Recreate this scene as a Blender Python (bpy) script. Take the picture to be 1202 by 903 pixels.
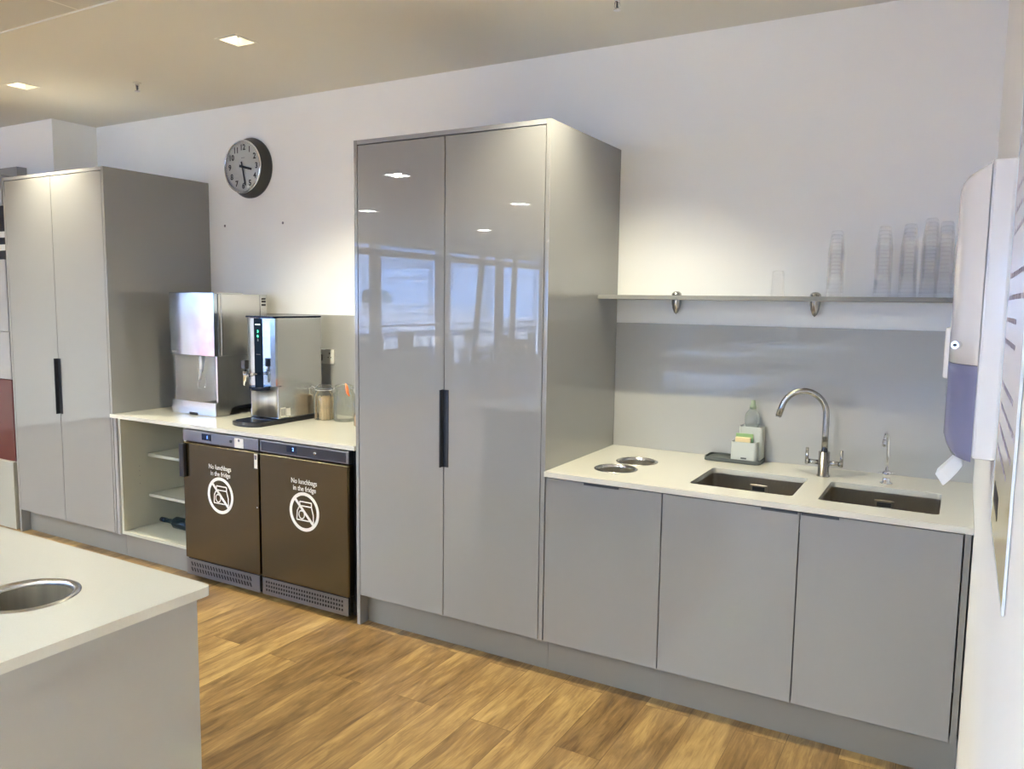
import bpy, bmesh, math, random
from mathutils import Vector, Matrix
random.seed(7)
for o in list(bpy.data.objects): bpy.data.objects.remove(o)
S = bpy.context.scene
COL = S.collection
PI = math.pi
# ------------------------------------------------------------------ camera, light, exposure
cam_d = bpy.data.cameras.new('camera'); cam = bpy.data.objects.new('camera', cam_d); COL.objects.link(cam)
cam_d.sensor_fit = 'HORIZONTAL'; cam_d.sensor_width = 36.0
cam_d.lens = 927.3186 * 36.0 / 1202.0
cam_d.clip_start = 0.02; cam_d.clip_end = 1000
_y, _p, _r = math.radians(29.686), math.radians(-6.0253), math.radians(0.7636)
_f = Vector((-math.sin(_y) * math.cos(_p), math.cos(_y) * math.cos(_p), math.sin(_p)))
_r0 = Vector((math.cos(_y), math.sin(_y), 0)); _u0 = _r0.cross(_f)
_R = math.cos(_r) * _r0 + math.sin(_r) * _u0; _U = -math.sin(_r) * _r0 + math.cos(_r) * _u0
M = Matrix((_R, _U, -_f)).transposed().to_4x4()
M.translation = Vector((-0.0699, -3.6781, 1.6128))
cam.matrix_world = M
S.camera = cam
S.view_settings.view_transform = 'Standard'; S.view_settings.look = 'None'
S.view_settings.gamma = 1.0; S.view_settings.use_curve_mapping = False
S.view_settings.exposure = 2.92
SKY = 2.15          # sky strength
SUN = 8.0
SPOT = 29.5        # warm downlights over the kitchen, watts
PANEL = 168.0       # office ceiling lights, emission
WARM = (1.0, 0.93, 0.68)
try:
    S.cycles.max_bounces = 10; S.cycles.diffuse_bounces = 5; S.cycles.glossy_bounces = 5
    S.cycles.transparent_max_bounces = 96; S.cycles.transmission_bounces = 8
    S.cycles.use_denoising = True
    S.cycles.sample_clamp_indirect = 6.0
    S.cycles.caustics_reflective = False; S.cycles.caustics_refractive = False
except Exception: pass
W = bpy.data.worlds.new('sky'); S.world = W; W.use_nodes = True
nt = W.node_tree; nt.nodes.clear()
wo = nt.nodes.new('ShaderNodeOutputWorld'); bg = nt.nodes.new('ShaderNodeBackground')
tc = nt.nodes.new('ShaderNodeTexCoord'); sx = nt.nodes.new('ShaderNodeSeparateXYZ'); rp = nt.nodes.new('ShaderNodeValToRGB')
nt.links.new(tc.outputs['Generated'], sx.inputs[0]); nt.links.new(sx.outputs['Z'], rp.inputs[0])
rp.color_ramp.elements[0].position = 0.0; rp.color_ramp.elements[0].color = (0.24, 0.44, 0.90, 1)
rp.color_ramp.elements[1].position = 0.45; rp.color_ramp.elements[1].color = (0.10, 0.30, 0.85, 1)
nt.links.new(rp.outputs[0], bg.inputs[0]); bg.inputs[1].default_value = SKY
nt.links.new(bg.outputs[0], wo.inputs[0])
sd = bpy.data.lights.new('sun', 'SUN'); sd.energy = SUN; sd.angle = 0.01; sd.color = (1, .96, .9)
so = bpy.data.objects.new('sun', sd); COL.objects.link(so); so.location = (6, 6, 20)
so.rotation_euler = Vector((6, 5, 9)).to_track_quat('Z', 'Y').to_euler()
def portal(loc, rot, sx_, sy_):
    d = bpy.data.lights.new('window_daylight', 'AREA'); d.shape = 'RECTANGLE'; d.size = sx_; d.size_y = sy_
    d.cycles.is_portal = True
    o = bpy.data.objects.new('window_daylight', d); COL.objects.link(o); o.location = loc; o.rotation_euler = rot
portal((-9.98, -12.4, 1.6), (0, -PI / 2, 0), 2.3, 13.0)
portal((-5.0, -18.98, 1.6), (PI / 2, 0, 0), 9.6, 2.3)

# ------------------------------------------------------------------ materials
MAT = {}
def mat(name, col, rough=.5, metal=0., coat=0., coat_rough=.03, spec=.5, emit=None, es=0., trans=0., ior=1.5, aniso=0., coat_ior=1.5):
    m = bpy.data.materials.new(name); m.use_nodes = True
    b = m.node_tree.nodes['Principled BSDF']
    b.inputs['Base Color'].default_value = (*col, 1); b.inputs['Roughness'].default_value = rough
    b.inputs['Metallic'].default_value = metal; b.inputs['Coat Weight'].default_value = coat
    b.inputs['Coat Roughness'].default_value = coat_rough; b.inputs['Coat IOR'].default_value = coat_ior
    b.inputs['Specular IOR Level'].default_value = spec
    b.inputs['IOR'].default_value = ior; b.inputs['Transmission Weight'].default_value = trans
    b.inputs['Anisotropic'].default_value = aniso
    if emit: b.inputs['Emission Color'].default_value = (*emit, 1); b.inputs['Emission Strength'].default_value = es
    MAT[name] = m; return m
def nodes(m): return m.node_tree.nodes, m.node_tree.links, m.node_tree.nodes['Principled BSDF']
def noise_tint(m, scale, amt, stretch=(1, 1, 1), bump=0., rough_amt=0.):
    n, l, b = nodes(m)
    t = n.new('ShaderNodeTexCoord'); mp = n.new('ShaderNodeMapping'); mp.inputs['Scale'].default_value = stretch
    no = n.new('ShaderNodeTexNoise'); no.inputs['Scale'].default_value = scale; no.inputs['Detail'].default_value = 5
    l.new(t.outputs['Object'], mp.inputs[0]); l.new(mp.outputs[0], no.inputs[0])
    c = b.inputs['Base Color'].default_value[:3]
    r = n.new('ShaderNodeValToRGB'); r.color_ramp.elements[0].position = .3; r.color_ramp.elements[1].position = .7
    r.color_ramp.elements[0].color = (*[x * (1 - amt) for x in c], 1); r.color_ramp.elements[1].color = (*[min(1, x * (1 + amt)) for x in c], 1)
    l.new(no.outputs['Fac'], r.inputs[0]); l.new(r.outputs[0], b.inputs['Base Color'])
    if bump:
        bp = n.new('ShaderNodeBump'); bp.inputs['Strength'].default_value = bump; bp.inputs['Distance'].default_value = .002
        l.new(no.outputs['Fac'], bp.inputs['Height']); l.new(bp.outputs[0], b.inputs['Normal'])
    if rough_amt:
        mr = n.new('ShaderNodeMapRange'); ro = b.inputs['Roughness'].default_value
        mr.inputs['To Min'].default_value = max(.02, ro - rough_amt); mr.inputs['To Max'].default_value = ro + rough_amt
        l.new(no.outputs['Fac'], mr.inputs[0]); l.new(mr.outputs[0], b.inputs['Roughness'])
    return m
def alpha_glass(name, tint=(1, 1, 1), gloss=.08, rough=.02, milky=0., milk=(.9, .9, .9), fres=.75):
    m = bpy.data.materials.new(name); m.use_nodes = True; n = m.node_tree.nodes; l = m.node_tree.links; n.clear()
    o = n.new('ShaderNodeOutputMaterial'); tr = n.new('ShaderNodeBsdfTransparent'); tr.inputs[0].default_value = (*tint, 1)
    g = n.new('ShaderNodeBsdfGlossy'); g.inputs['Roughness'].default_value = rough
    fr = n.new('ShaderNodeFresnel'); fr.inputs[0].default_value = 1.45
    mx = n.new('ShaderNodeMixShader'); ad = n.new('ShaderNodeMath'); ad.operation = 'MULTIPLY_ADD'
    ad.inputs[1].default_value = fres; ad.inputs[2].default_value = gloss - .04; ad.use_clamp = True
    l.new(fr.outputs[0], ad.inputs[0]); l.new(ad.outputs[0], mx.inputs[0])
    l.new(g.outputs[0], mx.inputs[2])
    if milky:
        df = n.new('ShaderNodeBsdfDiffuse'); df.inputs[0].default_value = (*milk, 1)
        tl = n.new('ShaderNodeBsdfTranslucent'); tl.inputs[0].default_value = (*milk, 1)
        m3 = n.new('ShaderNodeMixShader'); m3.inputs[0].default_value = .5; l.new(df.outputs[0], m3.inputs[1]); l.new(tl.outputs[0], m3.inputs[2])
        m2 = n.new('ShaderNodeMixShader'); m2.inputs[0].default_value = milky
        l.new(tr.outputs[0], m2.inputs[1]); l.new(m3.outputs[0], m2.inputs[2]); l.new(m2.outputs[0], mx.inputs[1])
    else: l.new(tr.outputs[0], mx.inputs[1])
    l.new(mx.outputs[0], o.inputs[0]); MAT[name] = m; return m

mat('wall_paint', (.92, .925, .92), .75); noise_tint(MAT['wall_paint'], 1.2, .015)
mat('ceiling_paint', (.78, .77, .72), .8)
mat('gloss_grey', (.250, .248, .252), .45, spec=.2, coat=1, coat_rough=.006, coat_ior=1.68)
mat('island_gloss', (.42, .42, .40), .45, spec=.2, coat=1, coat_rough=.01, coat_ior=1.68)
mat('shelf_grey', (.22, .22, .21), .5)
mat('stripe_navy', (.003, .010, .024), .6, spec=.1)
mat('edge_grey', (.30, .30, .315), .35, coat=.6, coat_rough=.1)
mat('plinth_grey', (.20, .193, .18), .4, coat=.5, coat_rough=.15)
mat('carcass_dark', (.05, .05, .055), .6)
mat('melamine', (.46, .46, .39), .45)
mat('quartz', (.61, .60, .54), .22, coat=.3, coat_rough=.08); noise_tint(MAT['quartz'], 220, .015)
mat('splash', (.385, .385, .375), .5, coat=1, coat_rough=.01, coat_ior=1.5)
mat('handle_dark', (.05, .055, .065), .35, metal=.7)
mat('chrome', (.78, .78, .80), .08, metal=1)
mat('steel', (.62, .61, .59), .24, metal=1); noise_tint(MAT['steel'], 60, .05, (1, 1, 12))
mat('steel_tap', (.40, .39, .37), .22, metal=1)
mat('steel_sink', (.42, .39, .35), .28, metal=1); noise_tint(MAT['steel_sink'], 60, .06, (12, 1, 1))
mat('steel_fridge', (.12, .092, .047), .24, metal=1, aniso=.5); noise_tint(MAT['steel_fridge'], 40, .05, (1, 1, 30))
mat('steel_mirror', (.46, .51, .56), .12, metal=1); noise_tint(MAT['steel_mirror'], 9, .16, (1, 1, 1), .0, .07)
mat('steel_control', (.20, .20, .20), .3, metal=1)
mat('steel_sleeve', (.42, .39, .33), .5, metal=1); noise_tint(MAT['steel_sleeve'], 14, .3, (1, 1, .05))
mat('steel_trim', (.55, .55, .55), .2, metal=1)
mat('black_plastic', (.015, .015, .018), .3)
mat('black_gloss', (.006, .010, .024), .12, spec=.25)
mat('dark_gap', (.008, .008, .008), .8)
mat('panel_black', (.02, .022, .028), .25)
mat('white_vinyl', (.80, .76, .71), .5)
mat('white_plastic', (.80, .80, .83), .16, coat=.6, coat_rough=.05)
mat('socket_white', (.74, .73, .68), .35)
mat('sticker_white', (.72, .70, .65), .5)
mat('paper', (.86, .88, .90), .9)
mat('led_green', (.0, .2, .08), .5, emit=(.05, .9, .35), es=2.2)
mat('led_blue', (.02, .05, .2), .5, emit=(.10, .25, .9), es=1.2)
mat('led_white', (.5, .5, .5), .5, emit=(.5, .8, .7), es=.7)
mat('clock_rim', (.045, .043, .04), .4)
mat('clock_face', (.66, .67, .63), .6)
mat('ink', (.015, .015, .015), .6)
mat('print_ink', (.36, .33, .40), .7)
mat('ink_grey', (.16, .155, .18), .7)
mat('rubber_grey', (.085, .095, .09), .55)
mat('caddy_grey', (.50, .52, .49), .5)
mat('sponge_green', (.26, .42, .20), .95); mat('sponge_yellow', (.80, .66, .40), .95)
mat('orange_rubber', (.85, .20, .06), .5)
mat('wood_stick', (.84, .64, .40), .7); noise_tint(MAT['wood_stick'], 20, .18, (6, 6, 1))
mat('green_glass', (.003, .012, .018), .15, spec=.3)
mat('brown_sugar', (.42, .28, .17), .9)
mat('red_panel', (.085, .002, .003), .35, coat=.5)
mat('cream_panel', (.36, .35, .30), .5)
mat('grey_panel', (.33, .33, .34), .35, coat=.4)
mat('lamp_glow', (.9, .85, .7), .5, emit=(1, .88, .62), es=2.6)
mat('office_glow', (.9, .85, .7), .5, emit=(.91, 1.0, .99), es=PANEL)
mat('fixture_white', (.78, .77, .70), .4)
mat('footprint', (.86, .86, .52), .5)
mat('frame_white', (.70, .76, .82), .3)
mat('window_frame', (.22, .23, .26), .5)
mat('desk_dark', (.06, .065, .08), .6); mat('desk_mid', (.14, .15, .18), .6); mat('table_white', (.7, .72, .75), .25)
mat('brick_wall', (.42, .17, .13), .9); noise_tint(MAT['brick_wall'], 3, .12)
mat('roof_white', (.62, .66, .70), .6); noise_tint(MAT['roof_white'], 1.2, .2, (1, 8, 1))
mat('tree_green', (.03, .06, .035), .95); mat('asphalt', (.30, .30, .29), .9)
alpha_glass('window_glass', (.95, .98, 1), .05)
alpha_glass('jar_glass', (.95, .97, .95), .07, .03, .05, fres=.6)
alpha_glass('clock_glass', (.99, .99, .99), .04, .02)
alpha_glass('cup_plastic', (1, 1, 1), .024, .25, .055, (1, 1, 1), .16)
alpha_glass('bottle_plastic', (.94, .97, .97), .06, .06, .16, fres=.4)
alpha_glass('smoke_window', (.66, .68, .93), .05, .06, .5, (.52, .54, .80))
alpha_glass('cap_green', (.80, .92, .72), .06, .2, .55, (.66, .78, .62))

def wood_floor():
    m = mat('oak_floor', (.5, .3, .15), .36, spec=.45); n, l, b = nodes(m)
    t = n.new('ShaderNodeTexCoord'); mp = n.new('ShaderNodeMapping'); mp.inputs['Rotation'].default_value = (0, 0, PI / 2)
    l.new(t.outputs['Object'], mp.inputs[0])
    br = n.new('ShaderNodeTexBrick'); br.offset = .37; br.inputs['Scale'].default_value = 1.0
    br.inputs['Brick Width'].default_value = 1.22; br.inputs['Row Height'].default_value = .182
    br.inputs['Mortar Size'].default_value = .0012; br.inputs['Mortar Smooth'].default_value = .2; br.inputs['Bias'].default_value = 0
    br.inputs['Color1'].default_value = (0, 0, 0, 1); br.inputs['Color2'].default_value = (1, 1, 1, 1); br.inputs['Mortar'].default_value = (.5, .5, .5, 1)
    l.new(mp.outputs[0], br.inputs[0])
    # per-plank offset so that the grain differs from plank to plank
    sc = n.new('ShaderNodeVectorMath'); sc.operation = 'SCALE'; sc.inputs['Scale'].default_value = 7.3
    l.new(br.outputs['Color'], sc.inputs[0])
    ad = n.new('ShaderNodeVectorMath'); ad.operation = 'ADD'; l.new(mp.outputs[0], ad.inputs[0]); l.new(sc.outputs[0], ad.inputs[1])
    m2 = n.new('ShaderNodeMapping'); m2.inputs['Scale'].default_value = (1.7, 10, 1); l.new(ad.outputs[0], m2.inputs[0])
    g1 = n.new('ShaderNodeTexNoise'); g1.inputs['Scale'].default_value = 2.2; g1.inputs['Detail'].default_value = 9; g1.inputs['Roughness'].default_value = .62; g1.inputs['Distortion'].default_value = .6
    l.new(m2.outputs[0], g1.inputs[0])
    m3 = n.new('ShaderNodeMapping'); m3.inputs['Scale'].default_value = (3.5, 60, 1); l.new(ad.outputs[0], m3.inputs[0])
    g2 = n.new('ShaderNodeTexNoise'); g2.inputs['Scale'].default_value = 3; g2.inputs['Detail'].default_value = 6
    l.new(m3.outputs[0], g2.inputs[0])
    m4 = n.new('ShaderNodeMapping'); m4.inputs['Scale'].default_value = (1.2, 3.5, 1); l.new(ad.outputs[0], m4.inputs[0])
    g3 = n.new('ShaderNodeTexNoise'); g3.inputs['Scale'].default_value = 1.6; g3.inputs['Detail'].default_value = 3; l.new(m4.outputs[0], g3.inputs[0])
    a1 = n.new('ShaderNodeMath'); a1.operation = 'MULTIPLY_ADD'; l.new(g1.outputs['Fac'], a1.inputs[0]); a1.inputs[1].default_value = .58
    a2 = n.new('ShaderNodeMath'); a2.operation = 'MULTIPLY'; l.new(g2.outputs['Fac'], a2.inputs[0]); a2.inputs[1].default_value = .20
    l.new(a2.outputs[0], a1.inputs[2])
    a3 = n.new('ShaderNodeMath'); a3.operation = 'MULTIPLY_ADD'; l.new(g3.outputs['Fac'], a3.inputs[0]); a3.inputs[1].default_value = .30; l.new(a1.outputs[0], a3.inputs[2])
    a4 = n.new('ShaderNodeMath'); a4.operation = 'MULTIPLY_ADD'; l.new(br.outputs['Color'], a4.inputs[0]); a4.inputs[1].default_value = .13; l.new(a3.outputs[0], a4.inputs[2])
    r = n.new('ShaderNodeValToRGB'); cr = r.color_ramp
    cr.elements[0].position = .36; cr.elements[0].color = (.045, .022, .007, 1)
    cr.elements[1].position = .78; cr.elements[1].color = (.44, .29, .112, 1)
    e = cr.elements.new(.50); e.color = (.14, .078, .026, 1)
    e = cr.elements.new(.62); e.color = (.25, .150, .056, 1)
    l.new(a4.outputs[0], r.inputs[0])
    dk = n.new('ShaderNodeMixRGB'); dk.blend_type = 'MULTIPLY'; dk.inputs[2].default_value = (.45, .38, .3, 1)
    l.new(br.outputs['Fac'], dk.inputs[0]); l.new(r.outputs[0], dk.inputs[1]); l.new(dk.outputs[0], b.inputs['Base Color'])
    bp = n.new('ShaderNodeBump'); bp.inputs['Strength'].default_value = .35; bp.inputs['Distance'].default_value = .003
    l.new(a1.outputs[0], bp.inputs['Height']); l.new(bp.outputs[0], b.inputs['Normal'])
    return m
wood_floor()
def tiles_mat():
    m = mat('ceiling_tiles', (.62, .60, .54), .8); n, l, b = nodes(m)
    t = n.new('ShaderNodeTexCoord'); mp = n.new('ShaderNodeMapping'); mp.inputs['Location'].default_value = (3.49, 1.515, 0)
    l.new(t.outputs['Object'], mp.inputs[0])
    br = n.new('ShaderNodeTexBrick'); br.offset = 0; br.inputs['Scale'].default_value = 1
    br.inputs['Brick Width'].default_value = .61; br.inputs['Row Height'].default_value = .61; br.inputs['Mortar Size'].default_value = .006
    br.inputs['Color1'].default_value = (.60, .58, .53, 1); br.inputs['Color2'].default_value = (.60, .58, .53, 1); br.inputs['Mortar'].default_value = (.78, .76, .70, 1)
    l.new(mp.outputs[0], br.inputs[0]); l.new(br.outputs['Color'], b.inputs['Base Color'])
tiles_mat()

# ------------------------------------------------------------------ mesh helpers
class MB:
    def __init__(s): s.v = []; s.f = []; s.sm = []
    def add(s, vs, fs, smooth=False):
        b = len(s.v); s.v += [tuple(v) for v in vs]; s.f += [tuple(b + i for i in f) for f in fs]; s.sm += [smooth] * len(fs); return s
    def box(s, x0, x1, y0, y1, z0, z1, rot=None, piv=None):
        x0, x1 = sorted((x0, x1)); y0, y1 = sorted((y0, y1)); z0, z1 = sorted((z0, z1))
        vs = [Vector(p) for p in ((x0, y0, z0), (x1, y0, z0), (x1, y1, z0), (x0, y1, z0), (x0, y0, z1), (x1, y0, z1), (x1, y1, z1), (x0, y1, z1))]
        if rot:
            c = Vector(piv) if piv else Vector(((x0 + x1) / 2, (y0 + y1) / 2, (z0 + z1) / 2)); vs = [c + rot @ (v - c) for v in vs]
        return s.add(vs, [(0, 3, 2, 1), (4, 5, 6, 7), (0, 1, 5, 4), (1, 2, 6, 5), (2, 3, 7, 6), (3, 0, 4, 7)])
    def tube(s, pts, r, n=16, caps=True):
        pts = [Vector(p) for p in pts]; rs = r if isinstance(r, (list, tuple)) else [r] * len(pts)
        up = None; rings = []
        for i, p in enumerate(pts):
            t = (pts[min(i + 1, len(pts) - 1)] - pts[max(i - 1, 0)]).normalized()
            if up is None: up = t.orthogonal().normalized()
            up = (up - up.dot(t) * t).normalized(); w = t.cross(up)
            rings.append([p + rs[i] * (math.cos(2 * PI * k / n) * up + math.sin(2 * PI * k / n) * w) for k in range(n)])
        vs = [v for rg in rings for v in rg]; fs = []
        for i in range(len(pts) - 1):
            for k in range(n):
                k2 = (k + 1) % n; fs.append((i * n + k, i * n + k2, (i + 1) * n + k2, (i + 1) * n + k))
        s.add(vs, fs, True)
        if caps:
            b = len(vs); s.add(rings[0], [tuple(range(n))[::-1]]); s.add(rings[-1], [tuple(range(n))])
        return s
    def cyl(s, x, y, z0, z1, r, n=32, r2=None): return s.tube([(x, y, z0), (x, y, z1)], [r, r if r2 is None else r2], n)
    def lathe(s, prof, c=(0, 0, 0), axis='Z', n=40, smooth=True):
        vs = []
        for (r, h) in prof:
            for k in range(n):
                a = 2 * PI * k / n; u, v = r * math.cos(a), r * math.sin(a)
                p = (u, v, h) if axis == 'Z' else (u, h, v) if axis == 'Y' else (h, u, v)
                vs.append((p[0] + c[0], p[1] + c[1], p[2] + c[2]))
        fs = []
        for i in range(len(prof) - 1):
            for k in range(n):
                k2 = (k + 1) % n; fs.append((i * n + k, i * n + k2, (i + 1) * n + k2, (i + 1) * n + k))
        return s.add(vs, fs, smooth)
    def prism(s, poly, a0, a1, axis='Z', smooth=False):
        n = len(poly)
        def P(u, v, h): return (u, v, h) if axis == 'Z' else (u, h, v) if axis == 'Y' else (h, u, v)
        vs = [P(u, v, a0) for u, v in poly] + [P(u, v, a1) for u, v in poly]
        s.add(vs[:n], [tuple(range(n))[::-1]]); s.add(vs[n:], [tuple(range(n))])
        return s.add(vs, [(k, (k + 1) % n, n + (k + 1) % n, n + k) for k in range(n)], smooth)
def curve_mesh(outer, holes, a0, a1, axis='Z'):
    cu = bpy.data.curves.new('tmp', 'CURVE'); cu.dimensions = '2D'; cu.fill_mode = 'BOTH'; cu.extrude = (a1 - a0) / 2
    for poly in [outer] + list(holes):
        sp = cu.splines.new('POLY'); sp.points.add(len(poly) - 1); sp.use_cyclic_u = True
        for q, (u, v) in zip(sp.points, poly): q.co = (u, v, 0, 1)
    o = bpy.data.objects.new('tmp', cu); COL.objects.link(o); bpy.context.view_layer.update()
    me = bpy.data.meshes.new_from_object(o.evaluated_get(bpy.context.evaluated_depsgraph_get()))
    mb = MB(); mid = (a0 + a1) / 2
    vs = [v.co.copy() for v in me.vertices]
    vs = [(v.x, v.y, v.z + mid) if axis == 'Z' else (v.x, v.z + mid, v.y) if axis == 'Y' else (v.z + mid, v.x, v.y) for v in vs]
    mb.add(vs, [tuple(p.vertices) for p in me.polygons])
    bpy.data.objects.remove(o); bpy.data.curves.remove(cu); bpy.data.meshes.remove(me); return mb
def circle(cx, cy, r, n=48): return [(cx + r * math.cos(2 * PI * k / n), cy + r * math.sin(2 * PI * k / n)) for k in range(n)]
def rrect(x0, x1, y0, y1, r, n=6):
    out = []
    for (cx, cy, a) in ((x1 - r, y1 - r, 0), (x0 + r, y1 - r, 90), (x0 + r, y0 + r, 180), (x1 - r, y0 + r, 270)):
        for k in range(n + 1):
            t = math.radians(a + 90 * k / n); out.append((cx + r * math.cos(t), cy + r * math.sin(t)))
    return out
def rot_z(a): return Matrix.Rotation(a, 3, 'Z')
def obj(name, mb, m, parent=None, bevel=0., loc=None, **kw):
    """one mesh object; vertices are given in world coordinates, stored relative to the thing's base"""
    if parent is not None: org = Vector(parent['_org'])
    else: org = Vector(loc) if loc is not None else Vector((0, 0, 0))
    me = bpy.data.meshes.new(name)
    me.from_pydata([tuple(Vector(v) - org) for v in mb.v], [], mb.f); me.update()
    for p, sm in zip(me.polygons, mb.sm): p.use_smooth = sm
    bm = bmesh.new(); bm.from_mesh(me); bmesh.ops.remove_doubles(bm, verts=bm.verts, dist=1e-5); bmesh.ops.recalc_face_normals(bm, faces=bm.faces); bm.to_mesh(me); bm.free()
    me.materials.append(MAT[m])
    o = bpy.data.objects.new(name, me); COL.objects.link(o)
    if parent is not None: o.parent = parent
    else: o.location = org
    o['_org'] = tuple(org)
    if bevel:
        bv = o.modifiers.new('bevel', 'BEVEL'); bv.width = bevel; bv.segments = 2; bv.limit_method = 'ANGLE'
    for k, v in kw.items(): o[k] = v
    return o
def thing(name, label, cat, loc, group=None):
    o = bpy.data.objects.new(name, None); COL.objects.link(o); o.location = loc; o.empty_display_size = .05
    o['_org'] = tuple(loc); o['label'] = label; o['category'] = cat
    if group: o['group'] = group
    return o
def tag(o, label, cat, group=None):
    o['label'] = label; o['category'] = cat
    if group: o['group'] = group
    return o
def struct(name, mb, m, **kw): return obj(name, mb, m, kind='structure', **kw)
def B(*a): return MB().box(*a)
def children(o): return [c for c in bpy.data.objects if c.parent == o]
def copy_tree(o, loc=None, parent=None, label=None):
    c = o.copy(); COL.objects.link(c)
    if parent: c.parent = parent
    if loc is not None: c.location = loc
    if label: c['label'] = label
    for ch in children(o):
        if ch is not c: copy_tree(ch, None, c)
    return c
def text_mesh(txt, size, cx, cz, y, parent, name, m, rot=0, width=None, axis='Y', depth=.0006, bold=0.):
    cu = bpy.data.curves.new('tmp', 'FONT'); cu.body = txt; cu.size = size; cu.align_x = 'CENTER'; cu.align_y = 'CENTER'; cu.extrude = depth / 2; cu.resolution_u = 3; cu.offset = bold
    o = bpy.data.objects.new('tmp', cu); COL.objects.link(o); bpy.context.view_layer.update()
    me = bpy.data.meshes.new_from_object(o.evaluated_get(bpy.context.evaluated_depsgraph_get()))
    vs = [v.co.copy() for v in me.vertices]; mb = MB()
    if width:
        w = max(v.x for v in vs) - min(v.x for v in vs); k = width / w
        for v in vs: v.x *= k
    mb.add([(cx + v.x, y - v.z, cz + v.y) for v in vs], [tuple(p.vertices) for p in me.polygons])
    bpy.data.objects.remove(o); bpy.data.curves.remove(cu); bpy.data.meshes.remove(me)
    if parent is None: return mb
    return obj(name, mb, m, parent)

# ------------------------------------------------------------------ the room
HC = 2.847; XW = -10.0; YF = -19.0
struct('floor', B(XW - .2, .15, YF - .2, .2, -.1, 0), 'oak_floor')
struct('wall_back', B(-5.73, .15, 0, .15, 0, 2.95), 'wall_paint')
struct('wall_right', B(0, .15, YF - .2, 0, 0, 2.95), 'wall_paint')
struct('wall_left', B(XW - .2, -5.73, -.33, .15, 0, 2.95), 'wall_paint')
# ceiling with the openings of the fittings; kitchen fittings and office fittings
LIGHTS = [(-3.207, -.90), (-5.02, -.92), (-1.394, -.90)]
OFFICE = [(-5.05, -4.22), (-7.42, -6.57), (-5.06, -6.74), (-7.47, -9.77), (-7.43, -12.3), (-2.65, -5.7), (-2.65, -7.9), (-2.65, -9.5), (-5.06, -9.6), (-7.42, -4.0), (-2.65, -13), (-5.06, -13), (-7.42, -16), (-3.8, -16.5), (-1.15, -5.3), (-1.0, -8.0)]  # reflected ones first, then unseen fill lights; final pair added for the island side
def sq(cx, cy, h): return [(cx - h, cy - h), (cx + h, cy - h), (cx + h, cy + h), (cx - h, cy + h)]
struct('ceiling', curve_mesh([(XW - .2, -1.49), (.15, -1.49), (.15, .2), (XW - .2, .2)], [sq(x, y, .062) for x, y in LIGHTS], HC, HC + .012), 'ceiling_paint')
struct('ceiling_panels', curve_mesh([(XW - .2, YF - .2), (.15, YF - .2), (.15, -1.515), (XW - .2, -1.515)], [sq(x, y, .095) for x, y in OFFICE], HC - .004, HC + .012), 'ceiling_tiles')
bpy.data.objects['ceiling_panels'].name = 'ceiling.001'
struct('trim_1', B(XW, 0, -1.515, -1.490, HC - .010, HC + .012), 'ceiling_paint')
struct('ceiling', B(XW - .2, .15, YF - .2, .2, HC + .12, HC + .2), 'ceiling_paint')
# bulkhead box on the wall behind the left cabinet
struct('trim_2', B(XW, -6.07, -.40, -.33, 2.30, 2.53), 'grey_panel')

# window wall on the far left and at the far end
def win_wall():
    x0, x1 = XW - .15, XW
    solid = MB()
    solid.box(x0, x1, -5.2, -.33, 0, 2.95)
    solid.box(x0, x1, YF - .2, -5.2, 2.70, 2.95)
    solid.box(x0, x1, YF - .2, -5.2, 0, .12)
    struct('wall_window_side', solid, 'wall_paint')
    ys = [-5.2, -7.5, -9.90, -12.18, -14.6, -16.9, -19.0]; hw = [.1, .10, .10, .20, .12, .10, .1]
    for i in range(len(ys) - 1):
        a, b = ys[i] - hw[i] , ys[i + 1] + hw[i + 1]
        fr = MB()
        a, b = ys[i] - hw[i], ys[i + 1] + hw[i + 1]
        fr.box(x0 + .08, x1, b, b + .05, .12, 2.70); fr.box(x0 + .08, x1, a - .05, a, .12, 2.70)
        fr.box(x0, x1, b, a, 2.46, 2.585); fr.box(x0, x1, b, a, .12, .2); fr.box(x0, x1, b, a, 2.67, 2.70)
        fr.box(x0 + .10, x1 - .01, b, a, 1.07, 1.10)
        w = struct('window_%d' % (i + 1), fr, 'window_frame')
        obj('pane', B(x0 + .03, x0 + .04, b, a, .2, 2.67), 'window_glass', w)
        if i < 5: struct('trim_%d' % (i + 3), B(x0 + .05, x1 + .02, ys[i + 1] - hw[i + 1] , ys[i + 1] + hw[i + 1], 0, 2.7), 'window_frame')
    # end wall
    s2 = MB(); y0, y1 = YF - .15, YF
    s2.box(XW, 0, y0, y1, 2.70, 2.95); s2.box(XW, 0, y0, y1, 0, 1.05); s2.box(XW, XW + .3, y0, y1, .8, 2.7); s2.box(-.3, 0, y0, y1, .8, 2.7)
    struct('wall_front', s2, 'wall_paint')
    for i in range(4):
        a = XW + .3 + i * 2.35; b = a + 2.35
        fr = MB(); fr.box(a, a + .06, y0, y1, 1.05, 2.7); fr.box(b - .06, b, y0, y1, 1.05, 2.7); fr.box(a, b, y0, y1, 1.05, 1.11); fr.box(a, b, y0, y1, 2.64, 2.7); fr.box(a, b, y0, y1, 2.3, 2.36)
        w = struct('window_%d' % (i + 7), fr, 'window_frame'); obj('pane', B(a + .06, b - .06, y0 + .03, y0 + .04, 1.11, 2.64), 'window_glass', w)
win_wall()

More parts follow.
